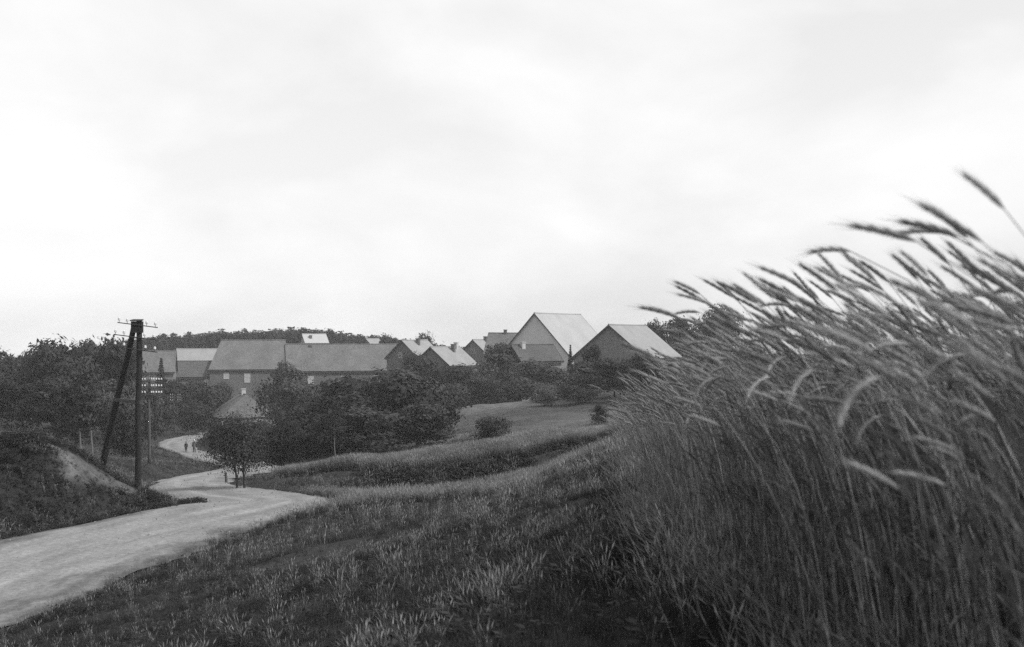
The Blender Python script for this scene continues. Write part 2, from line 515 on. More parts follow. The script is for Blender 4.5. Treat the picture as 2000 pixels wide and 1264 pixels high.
mead = smooth(78, 90, GY) * smooth(215, 190, GY) * smooth(-16, -6, GX) * smooth(26, 14, GX)
mead = np.maximum(mead, 0.35 * smooth(40, 52, GY) * smooth(72, 62, GY) * smooth(-12, -4, GX))
mead = np.clip(mead * (0.8 + 0.8 * vnoise(GX, GY, 18, 4)), 0, 1)
a = gme.attributes.new('meadow', 'FLOAT', 'POINT'); a.data.foreach_set('value', mead.astype(np.float32).ravel())
scar = catmull([P(145, 892, 50.8)[:2], P(175, 910, 51.3)[:2], P(208, 930, 52)[:2], P(240, 950, 52.7)[:2]], 6)
def bare_at(x, y):   # bare earth on the flank of the left mound
    x = np.asarray(x, float); y = np.asarray(y, float)
    d2 = np.min((x[..., None] - scar[:, 0]) ** 2 + (y[..., None] - scar[:, 1]) ** 2, -1)
    r = np.sqrt(d2) + 1.1 * vnoise(x, y, 0.9, 71) + 0.6 * vnoise(x, y, 0.4, 72)
    return smooth(0.95, 0.25, r)
bare = np.zeros_like(GX); m_ = (GX > -30) & (GX < -8) & (GY > 40) & (GY < 65)
bare[m_] = bare_at(GX[m_], GY[m_])
a = gme.attributes.new('bare', 'FLOAT', 'POINT'); a.data.foreach_set('value', bare.astype(np.float32).ravel())
ground = ob('ground', gme); ground['kind'] = 'structure'

# ---------------------------------------------------------------- road
def build_road():
    seg = np.hypot(np.diff(RC[:, 0]), np.diff(RC[:, 1])); s = np.concatenate([[0], np.cumsum(seg)])
    n = int(s[-1] / 0.5); t = np.linspace(0, s[-1], n)
    c = np.stack([np.interp(t, s, RC[:, k]) for k in range(3)], -1)
    tg = np.gradient(c[:, :2], axis=0)
    # smoothed normals keep the inside of the bends clean
    ker = np.ones(9) / 9
    tg = np.stack([np.convolve(np.pad(tg[:, k], 4, mode='edge'), ker, 'valid') for k in range(2)], -1)
    tg /= np.linalg.norm(tg, axis=1)[:, None]
    nr = np.stack([tg[:, 1], -tg[:, 0]], -1)
    m = 17
    V = np.zeros((n, m, 3)); UV = np.zeros((n, m, 2))
    wl = half_at(c[:, 1]) + 0.35 * vnoise(t, t * 0, 3.1, 11) * 2 + 0.18 * vnoise(t, t * 0, 0.8, 12) * 2
    wr = half_at(c[:, 1]) + 0.35 * vnoise(t, t * 0, 3.7, 13) * 2 + 0.18 * vnoise(t, t * 0, 0.7, 14) * 2
    for j in range(m):
        u = -1 + 2 * j / (m - 1)
        w = np.where(u < 0, wl, wr) * u
        V[:, j, :2] = c[:, :2] + nr * w[:, None]
        rut = -0.05 * (math.exp(-((abs(u) - 0.30) / 0.09) ** 2)) * (1 + vnoise(t, t * 0, 4.0, 15))
        V[:, j, 2] = c[:, 2] + 0.07 * (1 - u * u) + rut - 0.06 * max(0, abs(u) - 0.85) / 0.15 + 0.03 * vnoise(V[:, j, 0], V[:, j, 1], 0.8, 16)
        UV[:, j, 0] = u * half_at(c[:, 1]); UV[:, j, 1] = t
    I = np.arange(n * m).reshape(n, m)
    f = np.stack([I[:-1, :-1], I[:-1, 1:], I[1:, 1:], I[1:, :-1]], -1).reshape(-1, 4)
    mat = bpy.data.materials.new('packed_gravel'); mat.use_nodes = True
    tr = mat.node_tree; b = tr.nodes['Principled BSDF']
    b.inputs['Roughness'].default_value = 0.95; b.inputs['Specular IOR Level'].default_value = 0.1
    au = N(tr, 'ShaderNodeAttribute', attribute_name='along')
    def noise(sc, stretch, mul, off, det=5):
        mp = N(tr, 'ShaderNodeMapping'); mp.inputs['Scale'].default_value = stretch
        L(tr, au.outputs['Vector'], mp.inputs[0])
        nn = N(tr, 'ShaderNodeTexNoise'); nn.inputs['Scale'].default_value = sc; nn.inputs['Detail'].default_value = det
        L(tr, mp.outputs[0], nn.inputs['Vector'])
        return math_node(tr, 'ADD', math_node(tr, 'MULTIPLY', math_node(tr, 'SUBTRACT', nn.outputs[0], 0.5), mul), off)
    v = noise(1.3, (1.0, 0.07, 1), 0.8, 1.0)
    v = math_node(tr, 'MULTIPLY', v, noise(1.0, (1, 0.4, 1), 1.0, 1.0))
    v = math_node(tr, 'MULTIPLY', v, noise(6.0, (1, 0.8, 1), 1.1, 1.0))
    v = math_node(tr, 'MULTIPLY', v, noise(24.0, (1, 1, 1), 1.1, 1.0, 3))
    v = math_node(tr, 'MULTIPLY', v, 0.20)
    sx2 = N(tr, 'ShaderNodeSeparateXYZ'); L(tr, au.outputs['Vector'], sx2.inputs[0])
    # compacted wheel tracks, paler than the loose middle
    uw = math_node(tr, 'ADD', math_node(tr, 'ABSOLUTE', sx2.outputs[0]), noise(0.5, (0.2, 0.12, 1), 1.0, 0.0))
    tk = N(tr, 'ShaderNodeMapRange'); tk.inputs['From Max'].default_value = 0.55; tk.inputs['To Min'].default_value = 1.12; tk.inputs['To Max'].default_value = 0.94
    L(tr, math_node(tr, 'ABSOLUTE', math_node(tr, 'SUBTRACT', uw, 0.95)), tk.inputs['Value'])
    v = math_node(tr, 'MULTIPLY', v, tk.outputs[0])
    # dirt and thin grass creeping in from the verges
    e = math_node(tr, 'ADD', math_node(tr, 'ABSOLUTE', sx2.outputs[0]), noise(1.6, (1, 0.35, 1), 3.4, 0.0))
    mr = N(tr, 'ShaderNodeMapRange'); mr.inputs['From Min'].default_value = HALF - 0.7; mr.inputs['From Max'].default_value = HALF + 0.7
    mr.inputs['To Min'].default_value = 1.0; mr.inputs['To Max'].default_value = 0.35
    L(tr, e, mr.inputs['Value'])
    v = math_node(tr, 'MULTIPLY', v, mr.outputs[0])
    cc2 = N(tr, 'ShaderNodeCombineColor')
    for i in range(3): L(tr, v, cc2.inputs[i])
    L(tr, cc2.outputs[0], b.inputs['Base Color'])
    bp = N(tr, 'ShaderNodeBump'); bp.inputs['Strength'].default_value = 0.6; bp.inputs['Distance'].default_value = 0.05
    L(tr, noise(12.0, (1, 0.8, 1), 1.0, 0.5), bp.inputs['Height']); L(tr, bp.outputs[0], b.inputs['Normal'])
    me = new_mesh('road', V.reshape(-1, 3), f, (mat,), smooth=True)
    at = me.attributes.new('along', 'FLOAT_VECTOR', 'POINT')
    at.data.foreach_set('vector', np.concatenate([UV.reshape(-1, 2), np.zeros((n * m, 1))], 1).astype(np.float32).ravel())
    o = ob('road', me); o['kind'] = 'structure'
build_road()

# ---------------------------------------------------------------- buildings
def house(name, label, cat, px, py, d, yaw, Wd, Ln, rise, roof_mat, wall_mat, hip0=0.0, hip1=0.0, over=0.35,
          chimneys=(), windows=(), door=None, wall_extra=0.0, gable_mat=None, eave_h=None, group=None):
    """ridge starts at pixel (px,py) at distance d and runs to azimuth yaw (0 away, 90 right).
    local: y along the ridge, x across; hip insets at both ends."""
    ax, ay, az = P(px, py, d)
    th = R(yaw); u = (math.sin(th), math.cos(th)); g = (math.cos(th), -math.sin(th))
    ox = ax - u[0] * hip0; oy = ay - u[1] * hip0
    cs = [(ox + g[0] * a + u[0] * b, oy + g[1] * a + u[1] * b) for a in (-Wd / 2, Wd / 2) for b in (0, Ln)]
    gz = [zat(*c) for c in cs]
    eave = az - rise
    base = min(min(gz) - 0.4, eave - 2.4) if eave_h is None else eave - eave_h
    root = ob(name, None, loc=(ox, oy, base), rot=(0, 0, -th))
    root.empty_display_size = 1
    tag(root, label, cat, group)
    E = eave - base; T = E + rise; w = Wd / 2
    b = MB()
    # walls with gables (or hip ends)
    v = [(-w, 0, 0), (w, 0, 0), (w, Ln, 0), (-w, Ln, 0), (-w, 0, E), (w, 0, E), (w, Ln, E), (-w, Ln, E)]
    f = [(0, 3, 2, 1), (1, 2, 6, 5), (3, 0, 4, 7)]
    b.add(v, f)
    for end, hip in ((0, hip0), (1, hip1)):
        y = 0 if end == 0 else Ln
        q = [(-w, y, 0), (w, y, 0), (w, y, E)]
        if hip <= 0.01: q.append((0, y, T - 0.02))
        elif hip < w * 0.5:   # half hip: gable cut short
            pass
        q.append((-w, y, E))
        b.add(q, [tuple(range(len(q)))] if end == 0 else [tuple(range(len(q) - 1, -1, -1))])
    wo_ = ob('wall', b.mesh('wall', wall_mat), root)
    # roof
    k = rise / w; ex = w + over; ez = E - over * k
    y0 = -over if hip0 <= 0.01 else -over; y1 = Ln + over
    r0 = y0 if hip0 <= 0.01 else hip0; r1 = y1 if hip1 <= 0.01 else Ln - hip1
    rb = MB()
    up = 0.06
    rb.slab([(ex, y0, ez + up), (ex, y1, ez + up), (0, r1, T + up), (0, r0, T + up)], 0.16)
    rb.slab([(-ex, y1, ez + up), (-ex, y0, ez + up), (0, r0, T + up), (0, r1, T + up)], 0.16)
    if hip0 > 0.01: rb.slab([(-ex, y0, ez + up - .003), (ex, y0, ez + up - .003), (0, r0, T + up - .003)], 0.16)
    if hip1 > 0.01: rb.slab([(ex, y1, ez + up - .003), (-ex, y1, ez + up - .003), (0, r1, T + up - .003)], 0.16)
    ro = ob('roof', rb.mesh('roof', roof_mat), root)
    # ridge tiles, a slightly sagging line
    rt = MB()
    pts = [(0.0, r0 + (r1 - r0) * i / 8, T + up + 0.03 - 0.05 * math.sin(math.pi * i / 8)) for i in range(9)]
    rt.tube(pts, [0.13] * 9, 6)
    ob('ridge_cap', rt.mesh('ridge_cap', roof_mat), ro)
    # eaves boards
    for sgn in (-1, 1):
        e = MB(); e.box(sgn * (ex - 0.03) - 0.05, sgn * (ex - 0.03) + 0.05, y0 + 0.1, y1 - 0.1, ez - 0.32, ez - 0.095)
        ob('gutter_board', e.mesh('gutter_board', M_eave), ro)
    # verge boards on gables
    for hip, y in ((hip0, y0 - 0.02), (hip1, y1 + 0.02)):
        if hip > 0.01: continue
        vb = MB()
        for sgn in (-1, 1):
            q = [(sgn * ex, y, ez + up + .02), (0, y, T + up + .02), (0, y, T + up - 0.26), (sgn * ex, y, ez + up - 0.26)]
            if sgn > 0: q = q[::-1]
            vb.slab(q, 0.05)
        ob('verge_board', vb.mesh('verge_board', M_eave), ro)
    for (cx, cy, ch, cm) in chimneys:   # across, along, height above ridge
        zr = T - abs(cx) * k
        c = MB(); c.box(cx - 0.38, cx + 0.38, cy - 0.32, cy + 0.32, zr - 0.8, T + ch)
        c.box(cx - 0.46, cx + 0.46, cy - 0.40, cy + 0.40, T + ch, T + ch + 0.14)
        ob('chimney', c.mesh('chimney', cm), ro)
    for (side, a, z, ww, wh, pm) in windows:   # side: 'f' gable front, 'r' right long side; a along, z above eave (neg below)
        wn = ob('window', None, root)
        if side == 'f': wn.location = (a, 0, E + z); wn.rotation_euler = (0, 0, 0)
        elif side == 'r': wn.location = (w, a, E + z); wn.rotation_euler = (0, 0, R(90))
        elif side == 'l': wn.location = (-w, a, E + z); wn.rotation_euler = (0, 0, R(-90))
        fr = MB(); h = ww / 2; t = 0.11
        fr.box(-h - t, h + t, -0.07, 0.05, wh / 2, wh / 2 + t); fr.box(-h - t, h + t, -0.09, 0.05, -wh / 2 - t, -wh / 2)
        fr.box(-h - t, -h, -0.068, 0.05, -wh / 2, wh / 2); fr.box(h, h + t, -0.068, 0.05, -wh / 2, wh / 2)
        fr.box(-0.03, 0.03, -0.06, 0.05, -wh / 2, wh / 2); fr.box(-h, -0.03, -0.057, 0.05, 0.1, 0.16); fr.box(0.03, h, -0.057, 0.05, 0.1, 0.16)
        ob('frame', fr.mesh('frame', M_white), wn)
        for s in (-1, 1):
            pn = MB(); pn.box(min(s * 0.03, s * h), max(s * 0.03, s * h), -0.03, -0.01, -wh / 2, wh / 2)
            ob('pane', pn.mesh('pane', pm), wn)
    if door:
        side, a, dw, dh, dm = door
        dn = ob('door', None, root)
        dn.location = (a, 0, 0) if side == 'f' else (w, a, 0)
        dn.rotation_euler = (0, 0, 0 if side == 'f' else R(90))
        z0 = E - 0.5 - dh
        lf = MB(); lf.box(-dw / 2, dw / 2, -0.05, 0.04, z0, z0 + dh); ob('leaf_board', lf.mesh('leaf_board', dm), dn)
        fr = MB(); fr.box(-dw / 2 - .1, -dw / 2, -.08, .04, z0, z0 + dh); fr.box(dw / 2, dw / 2 + .1, -.08, .04, z0, z0 + dh); fr.box(-dw / 2 - .1, dw / 2 + .1, -.083, .04, z0 + dh, z0 + dh + .1)
        ob('frame', fr.mesh('frame', M_eave), dn)
    return root

house('barn', 'big barn with tall pale gable and very bright right-hand roof, highest in the village', 'barn', 1045, 612, 232, 31, 15.6, 18.5, 8.2, M_roof_bright, M_wall_pale,
      door=('f', 1.5, 3.0, 3.2, M_eave))
house('farmhouse', 'gabled farmhouse with dark gable and pale roof half hidden by the rye', 'house', 1190, 635, 190, 27, 12.2, 16.0, 5.0, M_roof_light, M_wall_dark,
      windows=(('f', -1.8, -1.4, 1.0, 1.3, M_pane), ('f', 1.8, -1.4, 1.0, 1.3, M_pane)))
house('cottage', 'low dark-roofed cottage with whitish wall in front of the big barn', 'house', 1002, 674, 206, 62, 6.6, 7.6, 2.5, M_roof_dark, M_wall_plaster,
      chimneys=((0.6, 1.6, 0.4, M_white),), windows=(('r', 2.2, -1.0, 0.9, 1.1, M_pane), ('r', 5.0, -1.0, 0.9, 1.1, M_pane)))
house('farmhouse', 'farmhouse with grey front roof abutting the left of the big barn', 'house', 957, 651, 276, 102, 9.6, 12, 4.4, M_roof_mid, M_wall_plaster,
      chimneys=((0.0, 3.6, 0.7, M_brick_ch),), windows=(('r', 3, -1.2, 0.9, 1.2, M_pane),))
house('cottage', 'small steep-gabled cottage left of the farmhouse beside the big barn', 'house', 924, 664, 286, 24, 7.4, 9, 3.3, M_roof_light, M_wall_dark,
      chimneys=((0.4, 6.0, 0.7, M_brick_ch),), windows=(('f', 0, 0.6, 0.8, 0.9, M_pane),))
house('cottage', 'cottage with pale roof sloping right and dark chimney, centre of the skyline', 'house', 842, 678, 246, 31, 9.2, 10.2, 3.6, M_roof_light, M_wall_mid,
      chimneys=((1.2, 6.3, 0.45, M_brick_ch), (0.4, 8.6, 0.8, M_white)), windows=(('f', 0.3, -1.2, 0.8, 1.0, M_pane), ('r', 4.5, -1.2, 0.8, 1.0, M_pane)))
house('cottage', 'cottage with bright roof and thin chimney just right of the long barn', 'house', 786, 665, 262, 31, 8.4, 9.2, 3.6, M_roof_light, M_wall_mid,
      chimneys=((1.0, 4.4, 0.3, M_brick_ch),), windows=(('f', -0.6, 0.4, 0.8, 0.9, M_pane),))
house('long_barn', 'very long low barn with grey tiled roof and one bright window', 'barn', 560, 673, 278, 76, 11.6, 27.0, 5.7, M_roof_mid, M_wall_mid,
      chimneys=((0.5, 5.4, -0.3, M_brick_ch),),
      windows=(('r', 5.0, -2.3, 1.2, 1.5, M_pane_white), ('r', 12.5, -2.3, 1.2, 1.5, M_pane), ('r', 20.0, -2.3, 1.2, 1.5, M_pane)))
house('stable', 'tall grey-roofed stable with hipped left end, left of the long barn', 'barn', 432, 665, 276, 77, 12.4, 16.6, 6.2, M_roof_mid, M_wall_mid, hip0=2.4,
      windows=(('r', 3.6, -1.7, 1.0, 1.2, M_pane_white), ('r', 8.2, -2.2, 1.1, 1.9, M_pane_white)))
house('house', 'house with pale front roof behind a lower dark outbuilding, left of the stable', 'house', 347, 682, 292, 70, 12.6, 11.2, 5.4, M_roof_light, M_wall_dark,
      windows=(('f', 1.0, 0.8, 0.8, 0.9, M_pane),))
house('outbuilding', 'low dark-roofed outbuilding in front of the pale-roofed house', 'shed', 344, 706, 272, 73, 8.2, 9.8, 3.2, M_roof_dark, M_wall_mid,
      windows=(('r', 4.0, -1.6, 0.8, 1.2, M_pane), ('r', 6.6, -1.5, 0.9, 1.4, M_pane_white)))
house('cottage', 'grey-roofed cottage seen between the legs of the twin-legged telegraph pole', 'house', 258, 686, 262, 78, 9.0, 9.0, 4.2, M_roof_mid, M_wall_dark,
      windows=(('r', 4.5, -1.5, 0.9, 1.1, M_pane),))
house('cottage', 'distant cottage with gleaming white roof above the long barn, under the wood', 'house', 592, 653, 345, 66, 6.4, 6.4, 2.3, M_roof_white, M_wall_plaster,
      chimneys=((1.5, 1.8, -0.4, M_brick_ch),), windows=(('r', 3.2, -1.0, 0.8, 0.9, M_pane),))
house('shed', 'distant small shed with pale roof slope just above the long barn ridge', 'shed', 716, 662, 335, 34, 4.6, 5.0, 2.0, M_roof_light, M_wall_mid,
      door=('f', 0, 1.0, 1.9, M_eave))
house('cottage', 'small hip-roofed cottage in the hollow by the road bend', 'house', 481, 771, 226, -24, 10.4, 10.4, 3.9, M_roof_mid, M_wall_plaster, hip0=2.2, hip1=2.2,
      chimneys=((0.0, 4.6, 0.9, M_white),), windows=(('f', -2, -1.3, 0.9, 1.2, M_pane), ('f', 2, -1.3, 0.9, 1.2, M_pane)))

# ---------------------------------------------------------------- telegraph poles
def insulator(parent, x, z, y=0.0, s=1.0, white=True):
    pin = MB(); pin.tube([(x, y, z - 0.02), (x, y, z + 0.10 * s)], [0.012, 0.012], 6)
    r = ob('insulator', pin.mesh('insulator_pin', M_iron), parent)
    c = MB(); c.lathe([(0.030, 0.07), (0.062, 0.075), (0.066, 0.11), (0.050, 0.13), (0.058, 0.145), (0.052, 0.18), (0.030, 0.20), (0.012, 0.205)], 10, (0, 0, 0))
    me = c.mesh('porcelain_cup', M_porcelain if white else M_iron, smooth=True)
    o = ob('porcelain_cup', me, r, loc=(x, y, z + 0.02), scale=(s, s, s))
    return r

def big_pole():
    bx, by, _ = P(270, 960, 56); bz = zat(bx, by) - 0.25
    tx, ty, tz = P(271, 627, 56)
    lx, ly, _ = P(197, 912, 57.2); lz = zat(lx, ly) - 0.25
    root = ob('telegraph_pole', None, loc=(bx, by, bz))
    tag(root, 'twin-legged A-shaped black telegraph pole with three crossarms beside the road', 'telegraph pole', 'telegraph poles along the road')
    H = tz - bz; X = tx - bx; Y = ty - by
    def leg(x0, y0, z0, x1, y1, z1, r0, r1):
        n = 9
        pts = [(x0 + (x1 - x0) * i / (n - 1) + 0.02 * math.sin(i * 1.3), y0 + (y1 - y0) * i / (n - 1), z0 + (z1 - z0) * i / (n - 1)) for i in range(n)]
        b = MB(); b.tube(pts, [r0 + (r1 - r0) * i / (n - 1) for i in range(n)], 12)
        return b.mesh('leg', M_pole, smooth=True)
    ob('leg', leg(0, 0, 0, X + 0.03, Y, H, 0.155, 0.125), root)
    ob('leg', leg(lx - bx, ly - by, lz - bz, X - 0.17, Y + 0.02, H - 0.05, 0.165, 0.125), root)
    def at_h(f): # x of the two legs at fraction f of the height
        z = H * f
        a = (X + 0.03) * f; t = (z - (lz - bz)) / (H - 0.05 - (lz - bz)); c = (lx - bx) + (X - 0.17 - (lx - bx)) * t
        return a, c, z, (ly - by) + (Y + 0.02 - (ly - by)) * t
    # iron-bound head block
    b = MB(); b.box(X - 0.32, X + 0.17, Y - 0.16, Y + 0.16, H - 0.55, H - 0.02); ob('head_block', b.mesh('head_block', M_pole), root)
    b = MB(); b.slab([(X - 0.36, Y - 0.2, H + 0.04), (X + 0.21, Y - 0.2, H + 0.04), (X + 0.16, Y + 0.2, H + 0.09), (X - 0.31, Y + 0.2, H + 0.09)], 0.05); ob('cap', b.mesh('cap', M_iron), root)
    # cross brace between legs
    a, c, z, yl = at_h(0.545)
    b = MB()
    b.slab([(c - 0.15, yl - 0.14, z + 0.12), (a + 0.12, -0.16, z + 0.02), (a + 0.12, 0.16, z + 0.02), (c - 0.15, yl + 0.18, z + 0.12)], 0.16)
    ob('brace', b.mesh('brace', M_pole_grey), root)
    # three iron crossarms, dipping to the right
    for zc, half, cx in ((H - 0.19, 0.93, X), (H - 0.75, 0.98, X - 0.12), (H - 1.32, 1.02, X - 0.10)):
        tilt = -0.128
        arm = ob('crossarm', None, root, loc=(cx, Y - 0.17, zc))
        b = MB()
        b.tube([(-half, 0, -tilt * half), (0, 0, 0), (half, 0, tilt * half)], [0.022] * 3, 6)
        arm_m = ob('bar', b.mesh('bar', M_iron), arm)
        for q in (-0.92, -0.52, 0.45, 0.88):
            insulator(arm_m, q * half, tilt * q * half + 0.02, 0, 1.0)
    return root
big_pole()

def small_pole(px, base_py, d, top_py, label, mat, arms, half, ins):
    bx, by, bz0 = P(px, base_py, d); bz = zat(bx, by) - 0.2
    H = P(px, top_py, d)[2] - bz
    root = ob('telegraph_pole', None, loc=(bx, by, bz)); tag(root, label, 'telegraph pole', 'telegraph poles along the road')
    b = MB(); n = 8
    b.tube([(0.02 * math.sin(i), 0, H * i / (n - 1)) for i in range(n)], [0.12 - 0.04 * i / (n - 1) for i in range(n)], 10)
    ob('pole', b.mesh('pole', mat, smooth=True), root)
    for k in range(arms):
        z = H - 0.16 - 0.46 * k
        arm = ob('crossarm', None, root, loc=(0.18, -0.12, z))
        b = MB(); b.box(-half, half, -0.035, 0.035, -0.04, 0.04); bar = ob('bar', b.mesh('bar', mat), arm)
        for q in ins: insulator(bar, q * half, 0.05, 0, 0.95)
    return root
small_pole(292, 945, 85, 741, 'thin telegraph pole with three crossarms of white insulators right of the A-pole', M_pole_grey, 3, 0.74, (-0.9, -0.62, 0.02, 0.2, 0.45, 0.7, 0.95))
small_pole(341, 846, 208, 771, 'farthest and smallest telegraph pole above the road bend', M_pole_grey, 3, 0.9, (-0.9, -0.5, 0.5, 0.9))

# roadside stakes
def stake(px, py, d, h, mat, label):
    x, y, _ = P(px, py, d); z = zat(x, y) - 0.1
    b = MB(); b.lathe([(0.085, 0), (0.08, h * 0.5), (0.075, h), (0.03, h + 0.07)], 8)
    o = ob('guide_post', b.mesh('guide_post', mat), loc=(x, y, z), rot=(R(2), R(-3), 0)); tag(o, label, 'post', 'guide posts beside the road'); return o
stake(361, 851, 206, 1.25, M_white, 'left of two small white guide posts on the far edge of the bend')
stake(364.5, 851, 206, 1.35, M_white, 'right of two small white guide posts on the far edge of the bend')
stake(443, 926, 73, 0.75, M_pole_grey, 'short dark wooden stake by the road left of the twin-stemmed tree')

# ---------------------------------------------------------------- trees
def leaf_quads(cent, size, rg, flat=0.0, normals=None, nb=0.78):
    n = len(cent)
    nrm = rg.normal(size=(n, 3))
    if normals is not None: nrm = nrm * (1 - nb) + normals * nb * 1.6
    nrm /= np.linalg.norm(nrm, axis=1)[:, None] + 1e-9
    a = np.cross(nrm, rg.normal(size=(n, 3))); a /= np.linalg.norm(a, axis=1)[:, None] + 1e-9
    b = np.cross(nrm, a)
    s = size * (0.6 + 0.8 * rg.random(n))[:, None]
    v = np.stack([cent - a * s, cent + b * s * 0.5 - nrm * s * 0.12, cent + a * s, cent - b * s * 0.5 - nrm * s * 0.12], 1).reshape(-1, 3)
    f = np.arange(n * 4).reshape(n, 4)
    return v, f

def make_crown(seed, H, Wc, z0, nl, nc, nleaf, size, lean=-0.06, shape='round', trunk_r=0.16, stems=1, bark=None, leafm=None, core=0.3):
    rg = np.random.default_rng(seed)
    ch = H - z0
    # lobes
    lobes = []
    for i in range(nl):
        t = (i + 0.5) / nl
        zz = z0 + ch * (0.22 + 0.66 * t)
        if shape == 'round': rad = Wc / 2 * math.sqrt(max(0.05, 1 - ((zz - z0) / ch * 2 - 0.85) ** 2 / 1.5))
        elif shape == 'oval': rad = Wc / 2 * math.sqrt(max(0.04, 1 - ((zz - z0) / ch * 2 - 0.9) ** 2 / 1.25)) * 0.85
        else: rad = Wc / 2 * max(0.1, 1.05 - (zz - z0) / ch)
        a = rg.random() * 6.283 + i * 2.4
        r = rad * (0.25 + 0.42 * rg.random())
        lr = (rad * 0.55 + 0.12 * Wc / 2) * (0.75 + 0.5 * rg.random())
        lobes.append((np.array([math.cos(a) * r + lean * (zz - z0), math.sin(a) * r, zz]), lr))
    cents, norms, tones = [], [], []
    for c, lr in lobes:
        lt = 0.72 + 0.6 * rg.random()
        d = rg.normal(size=(nc, 3)); d[:, 2] = d[:, 2] * 0.9 + 0.25; d /= np.linalg.norm(d, axis=1)[:, None]
        rad = lr * (0.62 + 0.45 * rg.random(nc))[:, None]
        cl = c + d * rad * np.array([1, 1, 0.85])
        for j in range(nc):
            k = nleaf
            sp = lr * 0.20
            q = cl[j] + rg.normal(size=(k, 3)) * sp * np.array([1.25, 1.25, 0.7])
            cents.append(q); norms.append(np.repeat(d[j][None], k, 0)); tones.append(np.full(k, 0.75 + 0.5 * rg.random()) * lt * (0.85 + 0.3 * rg.random(k)))
    cents = np.concatenate(cents); norms = np.concatenate(norms); tones = np.concatenate(tones)
    ok = cents[:, 2] > max(0.02, z0 * 0.85)
    cents, norms, tones = cents[ok], norms[ok], tones[ok]
    v, f = leaf_quads(cents, size, rg, normals=norms)
    crown = new_mesh('crown', v, f, (leafm or M_leaf,), tone=np.repeat(tones, 4))
    # trunk and limbs
    mb = MB()
    for s in range(stems):
        off = (s - (stems - 1) / 2) * 0.55
        top = z0 + ch * 0.75
        n = 7
        pts = [(off * (1 - 0.2 * i / n) + lean * max(0, top * i / (n - 1) - z0) + 0.05 * math.sin(i * 1.7 + s) + off * 0.5 * i / n, 0.05 * math.cos(i * 1.3), -0.3 + (top + 0.3) * i / (n - 1)) for i in range(n)]
        mb.tube(pts, [trunk_r * (1.25 if i == 0 else 1.0) * (1 - 0.78 * i / (n - 1)) for i in range(n)], 8)
        for li, (c, lr) in enumerate(lobes):
            if li % stems != s: continue
            f0 = min(0.92, max(0.25, (c[2] - lr * 0.6 - 0.2) / top)); i0 = f0 * (n - 1); k = int(i0); k = min(k, n - 2); t = i0 - k
            p0 = np.array(pts[k]) * (1 - t) + np.array(pts[k + 1]) * t
            mid = (p0 + c) / 2 + np.array([0, 0, 0.12 * lr])
            mb.tube([tuple(p0), tuple(mid), tuple(c + (c - p0) * 0.25)], [trunk_r * 0.38, trunk_r * 0.24, trunk_r * 0.08], 5, cap=False)
    trunk = mb.mesh('trunk', bark or M_bark, smooth=True)
    return trunk, crown

def make_spruce(seed, H, Wc):
    rg = np.random.default_rng(seed)
    cents, tones = [], []
    mb = MB(); mb.tube([(0, 0, -0.2), (0.02, 0, H * 0.5), (0, 0, H * 0.97)], [H * 0.018, H * 0.012, H * 0.003], 7)
    n = 26
    for i in range(n):
        t = i / (n - 1); z = H * (0.08 + 0.89 * t); r = (Wc / 2 * (1 - t) ** 0.85 + 0.05) * rg.uniform(0.8, 1.15)
        nb = max(4, int(9 * (1 - t) + 4))
        for b in range(nb):
            a = 6.283 * b / nb + i * 0.7 + rg.random() * 0.5
            rr = r * (0.75 + 0.45 * rg.random())
            e = np.array([math.cos(a) * rr, math.sin(a) * rr, z - rr * rg.uniform(0.05, 0.45)])
            mb.tube([(0, 0, z), tuple(e)], [0.02, 0.008], 4, cap=False)
            m = int(10 + 24 * rr)
            tt = rg.random(m)[:, None]
            q = np.array([0, 0, z]) * (1 - tt) + e * tt + rg.normal(size=(m, 3)) * 0.08 * (0.4 + rr * 0.4)
            q[:, 2] -= 0.05
            cents.append(q); tones.append(np.full(m, 0.7 + 0.6 * rg.random()))
    cents = np.concatenate(cents); tones = np.concatenate(tones)
    v, f = leaf_quads(cents, 0.16, rg)
    return mb.mesh('trunk', M_bark), new_mesh('crown', v, f, (M_leaf,), tone=np.repeat(tones, 4))

TV = {}
for k in range(5):   # broad crowns, unit size 9 m tall and 8 m wide
    TV['d%d' % k] = make_crown(100 + k, 9.0, 8.2, 0.55 + 0.2 * (k % 3), 12, 24, 17, 0.30, shape='round')
for k in range(3):   # taller ovals
    TV['o%d' % k] = make_crown(200 + k, 9.0, 5.6, 1.6, 10, 22, 17, 0.28, shape='oval')
for k in range(3):   # bushes, 2.5 m tall and 3 m wide
    TV['b%d' % k] = make_crown(300 + k, 2.5, 3.2, 0.05, 8, 20, 22, 0.085, shape='round', trunk_r=0.05, stems=2, leafm=M_leaf_mid)
TV['w0'] = make_crown(400, 2.2, 4.0, 0.1, 8, 20, 22, 0.085, shape='round', trunk_r=0.05, stems=2, leafm=M_leaf_pale, lean=-0.1)
TV['s0'] = make_spruce(500, 9.0, 3.4)
TV['s1'] = make_spruce(501, 9.0, 3.0)
TV['r0'] = make_crown(601, 4.3, 5.4, 1.25, 13, 36, 36, 0.075, shape='round', trunk_r=0.105, stems=2, lean=-0.10)
TV['r1'] = make_crown(602, 4.0, 3.4, 0.9, 9, 32, 32, 0.07, shape='round', trunk_r=0.07, lean=-0.12)
TV['r2'] = make_crown(603, 4.6, 2.4, 1.9, 6, 16, 22, 0.05, shape='oval', trunk_r=0.06, lean=-0.10, bark=M_bark_pale)
TV['p0'] = make_crown(604, 7.0, 4.2, 2.4, 8, 18, 20, 0.15, shape='oval', trunk_r=0.12, bark=M_bark_pale)
